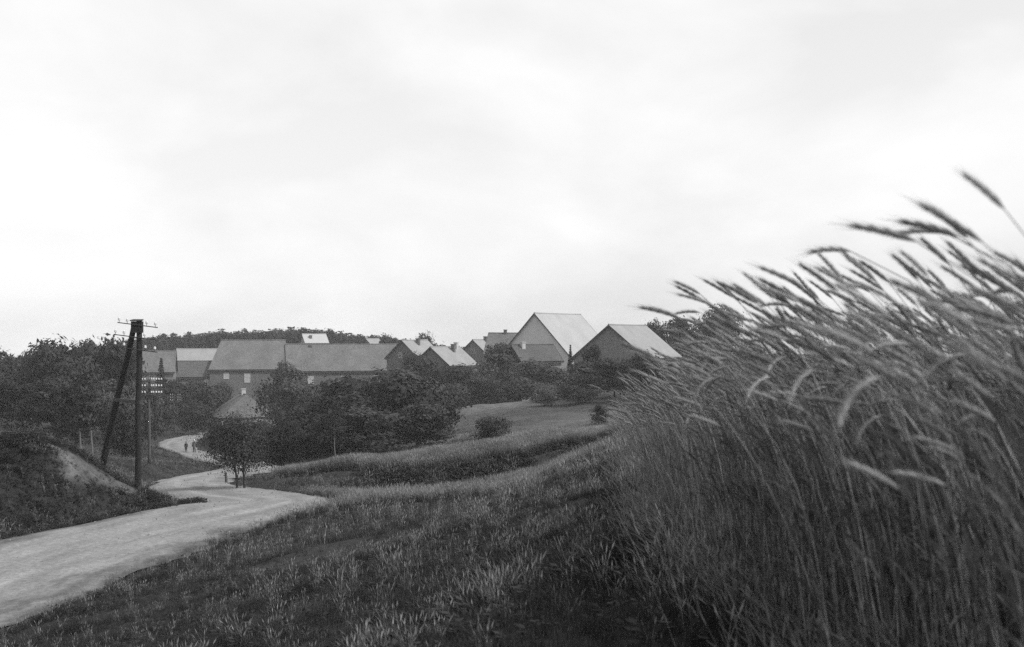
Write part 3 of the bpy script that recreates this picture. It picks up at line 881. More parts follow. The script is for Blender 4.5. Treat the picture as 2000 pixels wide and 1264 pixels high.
DIM = {'d': (9.0, 8.2), 'o': (9.0, 5.6), 'b': (2.5, 3.2), 'w': (2.2, 4.0), 's': (9.0, 3.2), 'r0': (4.3, 5.4), 'r1': (4.0, 3.4), 'r2': (4.6, 2.4), 'p': (7.0, 4.2)}
def tree(var, px, d, top_py, wpx, name, label, cat, group=None, base=None, rot=None):
    """a tree whose crown top shows at row top_py, about wpx pixels wide"""
    x, y, _ = P(px, 700, d)
    z = zat(x, y)
    H0, W0 = DIM.get(var, DIM.get(var[0]))
    h = (HORIZON - top_py) / FPX * d - z
    h = max(h, 0.5)
    w = wpx / FPX * d
    root = ob(name, None, loc=(x, y, z), rot=(0, 0, rng.uniform(-0.5, 0.5) if rot is None else rot), scale=(w / W0, w / W0, h / (H0 * 1.03)))
    tr, cr = TV[var]
    ob('crown' if var[0] not in 'bw' else 'foliage', cr, root)
    ob('trunk' if var[0] not in 'bw' else 'stem', tr, root)
    tag(root, label, cat, group)
    return root

# roadside trees
tree('r0', 470, 63.5, 822, 135, 'roadside_tree', 'small twin-stemmed tree at the inside of the near road bend', 'tree', rot=0.15)
tree('r1', 552, 79, 826, 100, 'roadside_tree', 'small leafy tree just right of the twin-stemmed roadside tree', 'tree', rot=0.2)
tree('r2', 655, 76, 790, 66, 'sapling', 'slender pale-stemmed sapling on the bank before the dark tree clump', 'tree', rot=0.1)
# big clump in the centre
g = 'dark broad trees of the central clump'
for v, px, d, top, w, lab in [
    ('d0', 690, 132, 740, 170, 'broad dark tree at the left of the central clump behind the bank'),
    ('d1', 755, 127, 730, 190, 'tallest broad dark tree in the middle of the central clump'),
    ('d2', 815, 121, 744, 150, 'broad dark tree at the right edge of the central clump by the meadow'),
    ('d3', 640, 140, 775, 130, 'lower dark tree at the far left of the central clump'),
    ('d4', 735, 112, 795, 150, 'low dark tree at the front of the central clump above the bank'),
    ('d0', 830, 112, 790, 110, 'low dark tree at the front right corner of the central clump'),
    ('d2', 600, 112, 818, 120, 'low dark tree behind the small leafy roadside tree'),
    ('d3', 665, 110, 815, 120, 'low dark tree right behind the slender sapling'),
]: tree(v, px, d, top, w, 'broadleaf_tree', lab, 'tree', g)
g = 'dark trees beside the stable and long barn'
for v, px, d, top, w, lab in [
    ('d1', 552, 205, 718, 88, 'dark tree standing before the gap between stable and long barn'),
    ('d4', 590, 190, 745, 110, 'dark tree below the long barn right of the hip-roofed cottage'),
    ('o1', 556, 215, 700, 32, 'narrow dark tree poking above the others before the stable roof'),
    ('d0', 640, 215, 752, 90, 'dark tree below the middle of the long barn wall'),
    ('d2', 700, 235, 742, 80, 'small dark tree against the right half of the long barn wall'),
    ('d3', 520, 185, 822, 60, 'low tree in front of the hip-roofed cottage right corner'),
    ('d0', 428, 182, 832, 45, 'low tree at the road by the hip-roofed cottage left corner'),
]: tree(v, px, d, top, w, 'broadleaf_tree', lab, 'tree', g)
# left side trees
g = 'dark trees on the left hillside'
for v, px, d, top, w, lab in [
    ('d0', 5, 185, 690, 130, 'leftmost tree of the hillside mass against the sky at the left border'),
    ('d1', 70, 172, 681, 120, 'second tree from the left border along the hillside skyline'),
    ('d2', 128, 168, 671, 120, 'third tree from the left border along the hillside skyline'),
    ('d3', 185, 178, 665, 110, 'fourth tree from the left border along the hillside skyline'),
    ('d4', 232, 172, 664, 95, 'skyline tree directly behind the head of the A-pole'),
    ('d2', -25, 150, 735, 130, 'dark tree cut by the left border below the skyline trees'),
    ('d4', 45, 138, 738, 120, 'lower tree of the hillside mass above the pale mound top'),
    ('d0', 110, 132, 742, 110, 'lower hillside tree left of the pale bare trunks'),
    ('d3', 225, 135, 742, 100, 'lower hillside tree behind the leaning pole leg'),
    ('d1', 270, 150, 748, 90, 'lower hillside tree directly behind the upright pole leg'),
    ('d2', 150, 118, 768, 80, 'low dark tree filling the gap behind the pale bare trunks'),
    ('d1', 240, 112, 800, 70, 'lowest dark tree seen between the two legs of the A-pole'),
    ('d0', 290, 165, 770, 80, 'low dark tree just right of the upright pole leg'),
]: tree(v, px, d, top, w, 'broadleaf_tree', lab, 'tree', g)
tree('p0', 180, 100, 742, 90, 'pale_barked_tree', 'tree with pale bare trunk showing left of the A-pole', 'tree')
tree('p0', 158, 106, 752, 80, 'pale_barked_tree', 'fainter pale-trunked tree left of the brighter pale trunk', 'tree')
g = 'dark trees round the left cottages'
for v, px, d, top, w, lab in [
    ('s0', 315, 232, 694, 46, 'pointed dark tree between the left cottage and the low outbuilding'),
    ('d3', 350, 225, 742, 75, 'dark rounded tree below the low outbuilding'),
    ('d4', 395, 228, 745, 80, 'dark rounded tree below the left end of the stable'),
    ('d1', 430, 240, 750, 50, 'small dark tree before the left part of the stable wall'),
    ('d2', 310, 200, 775, 70, 'low dark tree behind the thin telegraph pole'),
    ('d0', 385, 205, 800, 55, 'low dark tree on the slope above the road bend'),
]: tree(v, px, d, top, w, 'dark_tree', lab, 'tree', g)
# gardens to the right of the long barn
g = 'garden bushes and trees below the village'
for v, px, d, top, w, lab in [
    ('d0', 815, 232, 694, 75, 'dark garden tree before the gable of the bright-roofed cottage'),
    ('d1', 862, 215, 722, 85, 'dark bushy tree below the centre cottage'),
    ('d2', 915, 212, 716, 80, 'dark bushy tree below the steep-gabled cottage'),
    ('d3', 992, 205, 671, 100, 'big dark tree in front of the farmhouse left of the big barn'),
    ('d4', 950, 200, 735, 90, 'grey-green low tree at the meadow top below the big dark tree'),
    ('d0', 1040, 195, 706, 90, 'low tree hiding the front of the low cottage'),
    ('d1', 1010, 190, 740, 80, 'low bushy tree at the top edge of the meadow'),
    ('d2', 1090, 192, 716, 80, 'low bushy tree below the right corner of the big barn'),
    ('s0', 1114, 198, 668, 30, 'narrow pointed conifer before the right corner of the big barn'),
    ('s1', 1133, 196, 680, 28, 'shorter pointed conifer right of the narrow one'),
    ('o2', 1158, 180, 668, 46, 'dark upright tree against the left eave of the half-hidden farmhouse'),
    ('d3', 1150, 178, 706, 85, 'dark bushy tree left below the half-hidden farmhouse'),
    ('d4', 1200, 172, 700, 95, 'large dark bush in front of the half-hidden farmhouse gable'),
    ('d0', 1262, 165, 692, 80, 'dark bush right below the half-hidden farmhouse eave'),
    ('d1', 880, 196, 752, 80, 'low dark bush at the left end of the meadow top'),
    ('d2', 1130, 168, 752, 70, 'low dark bush at the right end of the meadow top'),
]: tree(v, px, d, top, w, 'garden_tree', lab, 'tree', g)
tree('w0', 1070, 178, 752, 66, 'pale_shrub', 'pale low shrub shining among dark bushes above the meadow', 'shrub')
tree('b0', 1072, 170, 772, 60, 'bush', 'dark low bush directly below the pale shrub', 'bush', 'meadow bushes')
tree('b1', 962, 101, 814, 74, 'bush', 'round dark bush alone in the meadow behind the bank', 'bush', 'meadow bushes')
tree('b2', 1172, 117, 794, 40, 'bush', 'small round dark bush at the right edge of the meadow beside the rye', 'bush', 'meadow bushes')
tree('b0', 1196, 106, 832, 30, 'bush', 'smallest dark bush just below the round one beside the rye', 'bush', 'meadow bushes')
# behind
for v, px, d, top, w, lab in [
    ('d2', 838, 285, 655, 50, 'grey tree on the skyline between the two pale-roofed cottages'),
    ('d0', 1280, 250, 630, 60, 'tree rising behind the right end of the half-hidden farmhouse'),
    ('d3', 1335, 245, 622, 90, 'wide tree behind the rye right of the half-hidden farmhouse'),
    ('d1', 1395, 240, 604, 90, 'tallest tree glimpsed behind the rye on the skyline'),
    ('d4', 757, 325, 655, 34, 'small far tree on the skyline above the right half of the long barn'),
    ('o0', 774, 318, 657, 18, 'narrow far tree on the skyline at the right end of the long barn'),
]: tree(v, px, d, top, w, 'skyline_tree', lab, 'tree', 'trees on the skyline')

# far wood along the ridge: one mass
def far_wood():
    Vs, Fs, Ts, base = [], [], [], 0
    rg = np.random.default_rng(55)
    prof = [(-150, 730), (0, 715), (100, 695), (200, 678), (270, 664), (330, 660), (390, 656), (430, 649), (480, 651), (520, 648), (560, 650), (592, 644), (620, 648), (660, 652), (690, 661), (720, 660), (760, 664), (820, 672), (880, 684), (960, 690), (1100, 690)]
    for px in np.arange(-150, 1100, 9.5):
        for row in range(3):
            d = 395 + row * 32 + rg.uniform(-10, 10)
            pxx = px + rg.uniform(-6, 6)
            top = np.interp(pxx, [p[0] for p in prof], [p[1] for p in prof]) + rg.uniform(-7, 1) + (2 - row) * 4
            x, y, zt = P(pxx, top, d); z0 = zat(x, y)
            h = max(3.0, zt - z0)
            n = 330
            d3 = rg.normal(size=(n, 3)); d3[:, 2] = np.abs(d3[:, 2]) * 1.1 - 0.25; d3 /= np.linalg.norm(d3, axis=1)[:, None]
            bump = 1 + 0.22 * np.sin(d3[:, 0] * 5 + px) * np.cos(d3[:, 1] * 4 + row) + 0.10 * rg.normal(size=n)
            rad = np.array([2.6, 2.6, h * 0.55]) * rg.uniform(0.8, 1.2)
            c = np.array([x, y, z0 + h * 0.48]) + d3 * bump[:, None] * rad * (0.75 + 0.25 * rg.random(n))[:, None]
            c[:, 2] = np.minimum(c[:, 2], zt + 0.4)
            v, f = leaf_quads(c, 0.62, rg, normals=d3)
            Vs.append(v); Fs.append(f + base); base += len(v)
            Ts.append(np.full(len(v), 0.7 + 0.6 * rg.random()))
    me = new_mesh('wood', np.concatenate(Vs), np.concatenate(Fs), (M_leaf_far,), tone=np.concatenate(Ts))
    o = ob('wood', me); o['kind'] = 'stuff'; o['label'] = 'dark far wood covering the ridge behind the village'; o['category'] = 'wood'
far_wood()

# ---------------------------------------------------------------- scatter of grasses (stuff)
def scatter(name, variants, pts, rot, scl, var, mats, realize=False):
    """variants: list of (verts, faces(list of arrays), midx, tone). Instances by geometry nodes."""
    V, F, MI, T, vid = [], [], [], [], []
    base = 0
    for i, (v, f, mi, tn) in enumerate(variants):
        V.append(v); F += [tuple(int(k) + base for k in q) for q in f]; MI += list(mi); T.append(tn); vid.append(np.full(len(v), i)); base += len(v)
    npt = len(pts)
    allv = np.concatenate(V + [np.asarray(pts)])
    me = bpy.data.meshes.new(name)
    me.from_pydata(allv.tolist(), [], F); me.update()
    for m in mats: me.materials.append(m)
    me.polygons.foreach_set('material_index', np.array(MI, dtype=np.int32))
    def attr(nm, ty, data, key='value'):
        a = me.attributes.new(nm, ty, 'POINT'); a.data.foreach_set(key, np.ascontiguousarray(data).ravel())
    attr('tone', 'FLOAT', np.concatenate(T + [np.ones(npt)]).astype(np.float32))
    attr('vid', 'INT', np.concatenate(vid + [np.asarray(var) + 100]).astype(np.int32))
    attr('rot', 'FLOAT_VECTOR', np.concatenate([np.zeros((base, 3)), rot]).astype(np.float32), 'vector')
    attr('scl', 'FLOAT', np.concatenate([np.ones(base), scl]).astype(np.float32))
    o = ob(name, me); o['kind'] = 'stuff'
    ng = bpy.data.node_groups.new(name + '_scatter', 'GeometryNodeTree')
    ng.interface.new_socket('Geometry', in_out='INPUT', socket_type='NodeSocketGeometry')
    ng.interface.new_socket('Geometry', in_out='OUTPUT', socket_type='NodeSocketGeometry')
    gi = ng.nodes.new('NodeGroupInput'); go = ng.nodes.new('NodeGroupOutput')
    def named(nm, ty):
        n = ng.nodes.new('GeometryNodeInputNamedAttribute'); n.data_type = ty; n.inputs['Name'].default_value = nm
        return n.outputs['Attribute']
    vid_s = named('vid', 'INT')
    def sel(k):
        c = ng.nodes.new('FunctionNodeCompare'); c.data_type = 'INT'; c.operation = 'EQUAL'
        ins = [s for s in c.inputs if s.type == 'INT']
        ng.links.new(vid_s, ins[0]); ins[1].default_value = k
        s = ng.nodes.new('GeometryNodeSeparateGeometry'); s.domain = 'POINT'
        ng.links.new(gi.outputs[0], s.inputs[0]); ng.links.new(c.outputs[0], s.inputs['Selection'])
        return s.outputs['Selection']
    j = ng.nodes.new('GeometryNodeJoinGeometry')
    e2r = ng.nodes.new('FunctionNodeEulerToRotation'); ng.links.new(named('rot', 'FLOAT_VECTOR'), e2r.inputs[0])
    sc = named('scl', 'FLOAT')
    for i in range(len(variants)):
        g = sel(i); p = sel(100 + i)
        m2p = ng.nodes.new('GeometryNodeMeshToPoints'); ng.links.new(p, m2p.inputs['Mesh'])
        inst = ng.nodes.new('GeometryNodeInstanceOnPoints')
        ng.links.new(m2p.outputs[0], inst.inputs['Points']); ng.links.new(g, inst.inputs['Instance'])
        ng.links.new(e2r.outputs[0], inst.inputs['Rotation']); ng.links.new(sc, inst.inputs['Scale'])
        ng.links.new(inst.outputs[0], j.inputs[0])
    if realize:
        rl = ng.nodes.new('GeometryNodeRealizeInstances')
        ng.links.new(j.outputs[0], rl.inputs[0]); ng.links.new(rl.outputs[0], go.inputs[0])
    else: ng.links.new(j.outputs[0], go.inputs[0])
    md = o.modifiers.new('scatter', 'NODES'); md.node_group = ng
    return o

def tuft(seed, n, h, spread, w, lean=0.25, seedheads=0.0):
    rg = np.random.default_rng(seed)
    V, F, MI, T = [], [], [], []
    for i in range(n):
        a = rg.random() * 6.283; r = spread * math.sqrt(rg.random())
        p = np.array([math.cos(a) * r, math.sin(a) * r, -0.02])
        hh = h * rg.uniform(0.5, 1.15)
        b = rg.random() * 6.283
        out = np.array([math.cos(b), math.sin(b), 0]) * hh * rg.uniform(0.1, 0.6) + np.array([-1, 0.1, 0]) * hh * lean
        side = np.array([-math.sin(b + 1), math.cos(b + 1), 0]) * w * rg.uniform(0.7, 1.3)
        q1 = p + out * 0.35 + np.array([0, 0, hh * 0.55]); q2 = p + out + np.array([0, 0, hh * 0.92])
        k = len(V); V += [p - side, p + side, q1 + side * 0.8, q1 - side * 0.8, q2]
        F += [(k, k + 1, k + 2, k + 3), (k + 3, k + 2, k + 4)]
        dry = rg.random() < seedheads
        MI += [1 if dry else 0] * 2
        tn = rg.uniform(0.7, 1.25); T += [tn * 0.8, tn * 0.8, tn, tn, tn * 1.15]
        if dry:  # seed head
            k = len(V); dv = (q2 - q1); dv /= np.linalg.norm(dv) + 1e-9
            V += [q2 - dv * 0.02, q2 + side * 1.6 + dv * 0.03, q2 + dv * 0.09, q2 - side * 1.6 + dv * 0.03]
            F += [(k, k + 1, k + 2, k + 3)]; MI += [1]; T += [1.2] * 4
    return np.array(V), F, MI, np.array(T)
def weed(seed, n, h, size):
    rg = np.random.default_rng(seed)
    V, F, MI, T = [], [], [], []
    for i in range(n):
        a = rg.random() * 6.283; z = h * rg.random() ** 0.7
        c = np.array([math.cos(a), math.sin(a), 0]) * h * 0.45 * rg.random() + np.array([0, 0, z])
        d = np.array([math.cos(a), math.sin(a), rg.uniform(-0.2, 0.7)]); d /= np.linalg.norm(d)
        s = np.cross(d, [0, 0, 1]); s /= np.linalg.norm(s) + 1e-9
        l = size * rg.uniform(0.6, 1.3)
        k = len(V); V += [c, c + d * l * 0.5 + s * l * 0.3, c + d * l, c + d * l * 0.5 - s * l * 0.3]
        F += [(k, k + 1, k + 2, k + 3)]; MI += [2]; T += [rg.uniform(0.6, 1.4)] * 4
    return np.array(V), F, MI, np.array(T)

def sample_region(n, xlo, xhi, ylo, yhi, accept):
    x = rng.uniform(xlo, xhi, n); y = rng.uniform(ylo, yhi, n)
    k = accept(x, y) > rng.random(n)
    return x[k], y[k]
def in_view(x, y, m=1.5):
    return (np.abs(x) < 0.44 * y + m) & (y > 2)

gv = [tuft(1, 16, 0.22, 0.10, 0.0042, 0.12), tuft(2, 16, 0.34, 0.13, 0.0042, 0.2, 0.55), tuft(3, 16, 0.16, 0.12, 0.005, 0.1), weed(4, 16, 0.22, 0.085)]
XS, YS, SC, VA = [], [], [], []
def add_grass(n, xlo, xhi, ylo, yhi, acc, s0, s1, probs):
    x, y = sample_region(n, xlo, xhi, ylo, yhi, acc)
    rd, _ = road_dist(x, y)
    k = (rd > half_at(y) - 0.35 + 1.3 * np.abs(vnoise(x, y, 1.7, 31))) & in_view(x, y, 2.5)
    x, y = x[k], y[k]
    k = bare_at(x, y) < rng.random(len(x)) * 1.1 + 0.1
    x, y = x[k], y[k]
    XS.append(x); YS.append(y); SC.append(rng.uniform(s0, s1, len(x)) * (1 + 0.7 * vnoise(x, y, 2.5, 33)))
    VA.append(rng.choice(4, len(x), p=probs))
notrye = lambda x, y: (x < edge_x(y) + 0.35).astype(float)
add_grass(24000, -8, 3, 4.5, 14, lambda x, y: notrye(x, y) * (0.35 + 0.65 * smooth(-0.45, 0.0, vnoise(x, y, 1.3, 61))), 0.4, 0.8, [.42, .03, .49, .06])
add_grass(34000, -15, 5, 14, 32, lambda x, y: notrye(x, y) * smooth(-0.45, 0.0, vnoise(x, y, 1.8, 62)), 0.45, 0.9, [.4, .06, .45, .09])
add_grass(11000, -26, 8, 32, 63, notrye, 0.7, 1.3, [.36, .26, .32, .06])
add_grass(7000, -10, 8, 44, 58, notrye, 0.9, 1.5, [.1, .8, .1, 0])
add_grass(22000, -60, 0, 36, 150, lambda x, y: smooth(50, 58, y) * 0.8 + 0.2, 0.6, 1.25, [.36, .24, .24, .16])
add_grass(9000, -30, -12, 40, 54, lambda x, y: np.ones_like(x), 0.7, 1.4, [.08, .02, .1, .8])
# tall grass along the crest of the bank and of the ditch
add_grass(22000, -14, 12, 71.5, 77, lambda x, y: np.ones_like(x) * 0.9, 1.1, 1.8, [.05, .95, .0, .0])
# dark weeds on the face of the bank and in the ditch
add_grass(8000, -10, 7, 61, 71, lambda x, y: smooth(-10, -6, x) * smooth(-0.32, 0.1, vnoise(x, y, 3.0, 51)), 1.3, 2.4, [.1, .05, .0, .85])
add_grass(9000, -16, 24, 78, 140, lambda x, y: smooth(140, 85, y), 0.7, 1.3, [.5, .25, .2, .05])
# ragged grass and weeds along the foot of the rye
add_grass(5000, 0.3, 3.0, 3.5, 14, lambda x, y: smooth(0.55, 0.1, np.abs(x - edge_x(y) + 0.05)), 0.6, 1.15, [.35, .4, .2, .05])
add_grass(5000, 1.0, 6.5, 14, 60, lambda x, y: smooth(0.7, 0.1, np.abs(x - edge_x(y) + 0.05)), 0.9, 2.0, [.35, .4, .2, .05])
XS = np.concatenate(XS); YS = np.concatenate(YS); SC = np.concatenate(SC); VA = np.concatenate(VA)
ZS = zfun(XS, YS)
ROT = np.column_stack([rng.normal(0, 0.12, len(XS)), rng.normal(0, 0.12, len(XS)), rng.normal(0, 0.5, len(XS))])
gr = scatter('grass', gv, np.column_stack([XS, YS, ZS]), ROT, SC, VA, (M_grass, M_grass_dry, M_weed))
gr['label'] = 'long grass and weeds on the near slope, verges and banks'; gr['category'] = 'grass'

def stones():
    rg = np.random.default_rng(77); vs = []
    for k in range(3):
        d3 = rg.normal(size=(8, 3)); d3 /= np.linalg.norm(d3, axis=1)[:, None]
        bm = bmesh.new()
        for p in d3 * np.array([1, 0.8, 0.6]) * rg.uniform(0.8, 1.2, (8, 1)): bm.verts.new(p)
        bmesh.ops.convex_hull(bm, input=bm.verts); bm.verts.index_update()
        vs.append((np.array([tuple(v.co) for v in bm.verts]), [tuple(v.index for v in f.verts) for f in bm.faces], [0] * len(bm.faces), np.full(len(bm.verts), 0.7 + 0.3 * k))); bm.free()
    i = rg.integers(30, 130, 1100); t = rg.random(1100)[:, None]
    c = RC[i] * (1 - t) + RC[i + 1] * t; tg = RC[i + 1] - RC[i]; tg /= np.linalg.norm(tg[:, :2], axis=1)[:, None]
    u = np.clip(rg.normal(0, 0.75, 1100), -1.25, 1.25); u = np.where(rg.random(1100) < 0.5, np.sign(u) * (0.75 + 0.4 * rg.random(1100)), u)
    w = u * half_at(c[:, 1])
    x = c[:, 0] + tg[:, 1] * w; y = c[:, 1] - tg[:, 0] * w
    z = np.where(abs(u) < 0.92, c[:, 2] + 0.07 * (1 - u * u), zfun(x, y) + 0.03)
    o = scatter('loose_stones', vs, np.column_stack([x, y, z]), rg.uniform(0, 6, (1100, 3)), 0.02 + 0.05 * rg.random(1100) ** 3, rg.integers(0, 3, 1100), (M_stone,))
    o['label'] = 'loose stones and clods strewn on the gravel road'; o['category'] = 'stones'
stones()

# ---------------------------------------------------------------- rye
def rye_parts(seed, length=1.66, bend=62, base=4, kink=2.0, straight=False, droop=0.0):
    rg = np.random.default_rng(seed)
    n = 11
    ang = [R(base + (bend - base) * (i / (n - 1)) ** kink) for i in range(n)]
    yaw = rg.normal(0, 0.10)
    pts = [np.zeros(3)]
    for i in range(1, n):
        l = length / (n - 1)
        a = (ang[i] + ang[i - 1]) / 2
        pts.append(pts[-1] + l * np.array([-math.sin(a) * math.cos(yaw), -math.sin(a) * math.sin(yaw), math.cos(a)]))
    pts = np.array(pts); pts[0, 2] -= 0.06
    rad = np.linspace(0.0024, 0.0013, n)
    sv, sf = tube_np(pts, rad, 3)
    # ear: a bristly spindle continuing the stem
    a0 = ang[-1]; m = 10; el = rg.uniform(0.095, 0.125)
    ep = [pts[-1]]
    for i in range(1, m):
        a = a0 + R(18 + droop) * i / m
        ep.append(ep[-1] + el / (m - 1) * np.array([-math.sin(a) * math.cos(yaw), -math.sin(a) * math.sin(yaw), math.cos(a)]))
    ep = np.array(ep)
    er = np.array([0.0018, 0.0050, 0.0066, 0.0060, 0.0068, 0.0058, 0.0060, 0.0048, 0.0038, 0.0012]) * rg.uniform(0.72, 0.95)
    ev, ef = tube_np(ep, er, 5)
    EV = [ev]; EF = [tuple(q) for q in ef]; base_i = len(ev)
    tg = np.gradient(ep, axis=0); tg /= np.linalg.norm(tg, axis=1)[:, None]
    for i in range(1, m - 1):
        for s in range(4):  # grains and awns
            aa = s * 1.571 + i * 0.8
            p1 = np.cross(tg[i], [0.2, 0.9, 0.1]); p1 /= np.linalg.norm(p1); p2 = np.cross(tg[i], p1)
            o_ = p1 * math.cos(aa) + p2 * math.sin(aa)
            c = ep[i] + o_ * er[i] * 0.7
            tip = c + tg[i] * 0.016 + o_ * 0.005
            sd_ = np.cross(tg[i], o_) * 0.0032
            EV.append(np.array([c - sd_, c + sd_, tip])); EF.append((base_i, base_i + 1, base_i + 2)); base_i += 3
            awn = tip + tg[i] * rg.uniform(0.02, 0.04) + o_ * rg.uniform(0.0, 0.007)
            w_ = np.cross(tg[i], o_) * 0.0005
            EV.append(np.array([tip - w_ - tg[i] * 0.004, tip + w_ - tg[i] * 0.004, awn])); EF.append((base_i, base_i + 1, base_i + 2)); base_i += 3
    EV = np.concatenate(EV)
    # leaves: ribbons leaving the stem, streaming with the wind
    leaves = []
    for k, fr in enumerate((0.22, 0.42, 0.62)):
        i = int(fr * (n - 1)); p = pts[i]
        ll = rg.uniform(0.20, 0.36); az = rg.normal(0, 0.8)
        d0 = np.array([-math.cos(az), -math.sin(az), 0]); q = []
        for t in np.linspace(0, 1, 6):
            el_ = R(70 - 95 * t)
            q.append(p.copy()); p = p + ll / 5 * (d0 * math.cos(el_) + np.array([0, 0, 1]) * math.sin(el_))
        q = np.array(q); sd_ = np.array([-d0[1], d0[0], 0.25]); wv = np.array([0.4, 1, 1, 0.85, 0.55, 0.05]) * 0.0068
        v = np.concatenate([q - sd_ * wv[:, None], q + sd_ * wv[:, None]])
        f = [(a, a + 1, a + 7, a + 6) for a in range(5)]
        leaves.append((v, f))
    return dict(stem=(sv, [tuple(q) for q in sf]), ear=(EV, EF), leaves=leaves, tip=ep[-1], neck=pts[-1])

RV = []
for k in range(10):
    rg = np.random.default_rng(900 + k)
    RV.append(rye_parts(900 + k, length=rg.uniform(1.32, 1.47), bend=[44, 52, 60, 68, 55, 62, 76, 47, 57, 100][k], base=rg.uniform(2, 8), kink=rg.uniform(3.0, 4.6), droop=[-8, -8, -5, 0, -8, -5, 15, -8, -5, 50][k]))
RV.append(rye_parts(950, length=1.9, bend=34, base=20, kink=1.2))      # 10: straighter outer stalk
RV.append(rye_parts(951, length=1.75, bend=42, base=8, kink=1.6))      # 11: tall upright
RT = [0.5, 1.5, 0.8, 1.1, 0.6, 1.35, 0.9, 0.45, 1.7, 1.2, 1.3, 1.0]
RM = []
for k, r in enumerate(RV):
    RM.append(dict(stem=tone_ones(new_mesh('stem', r['stem'][0], r['stem'][1], (M_rye_stem,), smooth=True), RT[k]),
                   ear=tone_ones(new_mesh('ear', r['ear'][0], r['ear'][1], (M_rye_ear,), smooth=False), 0.85 + 0.03 * k),
                   leaves=[tone_ones(new_mesh('leaf', v, f, (M_rye_leaf,)), 1.0) for v, f in r['leaves']]))
def rye_stalk(var, x, y, z, rz, s, label, group, tilt=(0, 0)):
    root = ob('rye_stalk', None, loc=(x, y, z), rot=(tilt[0], tilt[1], rz), scale=(s, s, s)); root.empty_display_size = 0.1
    m = RM[var]
    ob('stem', m['stem'], root); ob('ear', m['ear'], root)
    for lm in m['leaves']: ob('leaf', lm, root)
    tag(root, label, 'rye stalk', group)
    return root
def rye_tip(px, py, d, var, rz, label, group='rye stalks at the near edge of the field'):
    """a stalk whose ear tip shows at the pixel"""
    tx, ty, tz = P(px, py, d)
    s = 1.0
    for _ in range(6):
        t = RV[var]['tip'] * s
        x = tx - (t[0] * math.cos(rz) - t[1] * math.sin(rz)); y = ty - (t[0] * math.sin(rz) + t[1] * math.cos(rz))
        s = (tz - zat(x, y)) / RV[var]['tip'][2]
    return rye_stalk(var, x, y, zat(x, y), rz, s, label, group)

# stalks that stand out one by one
rye_tip(1880, 338, 2.05, 11, 0.05, 'tallest rye ear, rising alone into the sky near the right border')
rye_tip(1792, 396, 2.15, 1, -0.1, 'thick dark rye ear pointing up left below the tallest ear')
rye_tip(1812, 402, 2.2, 11, 0.0, 'rye ear touching the thick dark ear from the right')
rye_tip(1752, 432, 2.5, 3, 0.1, 'curved rye ear in the sky left of the thick dark ear')
rye_tip(1750, 458, 2.6, 6, -0.05, 'nearly level rye ear in the sky just under the curved one')
rye_tip(1578, 494, 3.0, 6, -0.05, 'long level rye ear arching above the field edge')
rye_tip(1742, 497, 2.7, 11, 0.3, 'left of two short upright rye ears in the sky')
rye_tip(1758, 490, 2.7, 11, 0.2, 'right of two short upright rye ears in the sky')
rye_tip(1450, 532, 3.4, 11, 0.1, 'thin upright rye ear at the left shoulder of the field')
rye_tip(1478, 520, 3.3, 2, 0.0, 'slanting rye ear right of the thin upright one at the left shoulder')
rye_tip(1402, 550, 3.4, 4, -0.1, 'leftmost rye ear standing clear against the sky')
rye_tip(1245, 600, 4.0, 3, 0.1, 'lone faint rye ear above the half-hidden farmhouse roof')
rye_tip(1655, 440, 2.3, 3, 0.0, 'lone pale rye ear floating highest left of the curved one')
rye_tip(1218, 800, 4.6, 10, -0.15, 'long bare stalk leaning out left of the rye down to the lower border')
rye_tip(1140, 893, 5.2, 10, -0.35, 'long bare stalk with pale ear leaning farthest left over the grass')

# the rest: the 285 that show largest as individuals, the others as one mass
cx, cy = [], []
def rye_band(n, d0, d1, depth):
    d = d0 + (d1 - d0) * rng.random(n)
    off = rng.normal(0, 0.10, n) - 0.08 + depth * rng.random(n) ** 1.15
    x = edge_x(d) + off + 0.10 * vnoise(d, d * 0, 0.6, 41) * 2
    cx.append(x); cy.append(d)
rye_band(3000, 1.9, 8.0, 2.6)
rye_band(3600, 8.0, 20, 3.2)
rye_band(5200, 20, 72, 4.5)
# the field goes on to the right of the picture and beside the camera
x_ = rng.uniform(1.3, 6.0, 8000); y_ = rng.uniform(-3.0, 8.0, 8000)
k = (x_ > np.maximum(edge_x(y_), 0.445 * y_ + 0.75)) & (np.hypot(x_, y_) > 1.75)
wide = (x_[k], y_[k])
cx = np.concatenate(cx); cy = np.concatenate(cy)
k = (cx < 0.445 * cy + 0.75) & (np.hypot(cx, cy) > 1.75)
cx, cy = np.concatenate([cx[k], wide[0]]), np.concatenate([cy[k], wide[1]])
cz = zfun(cx, cy)
cs = rng.uniform(0.86, 1.10, len(cx)) * (1 + 0.10 * vnoise(cx, cy, 0.9, 42))
cvv = rng.choice(10, len(cx), p=[.13, .14, .14, .10, .13, .10, .06, .12, .06, .02])
crz = rng.normal(0.0, 0.46, len(cx)) + 0.25 * vnoise(cx, cy, 1.5, 43)
tl = np.column_stack([rng.normal(0, 0.10, len(cx)), rng.normal(0.03, 0.09, len(cx))])
# where the ears show
tips = np.array([RV[v]['tip'] for v in cvv]) * cs[:, None]
ex_ = cx + tips[:, 0] * np.cos(crz); ey_ = cy + tips[:, 0] * np.sin(crz); ez_ = cz + tips[:, 2]
upx = 1000 + FPX * ex_ / ey_; upy = HORIZON - FPX * ez_ / ey_
vis = (upx > 0) & (upx < 1995) & (upy > 300) & (upy < 1150)
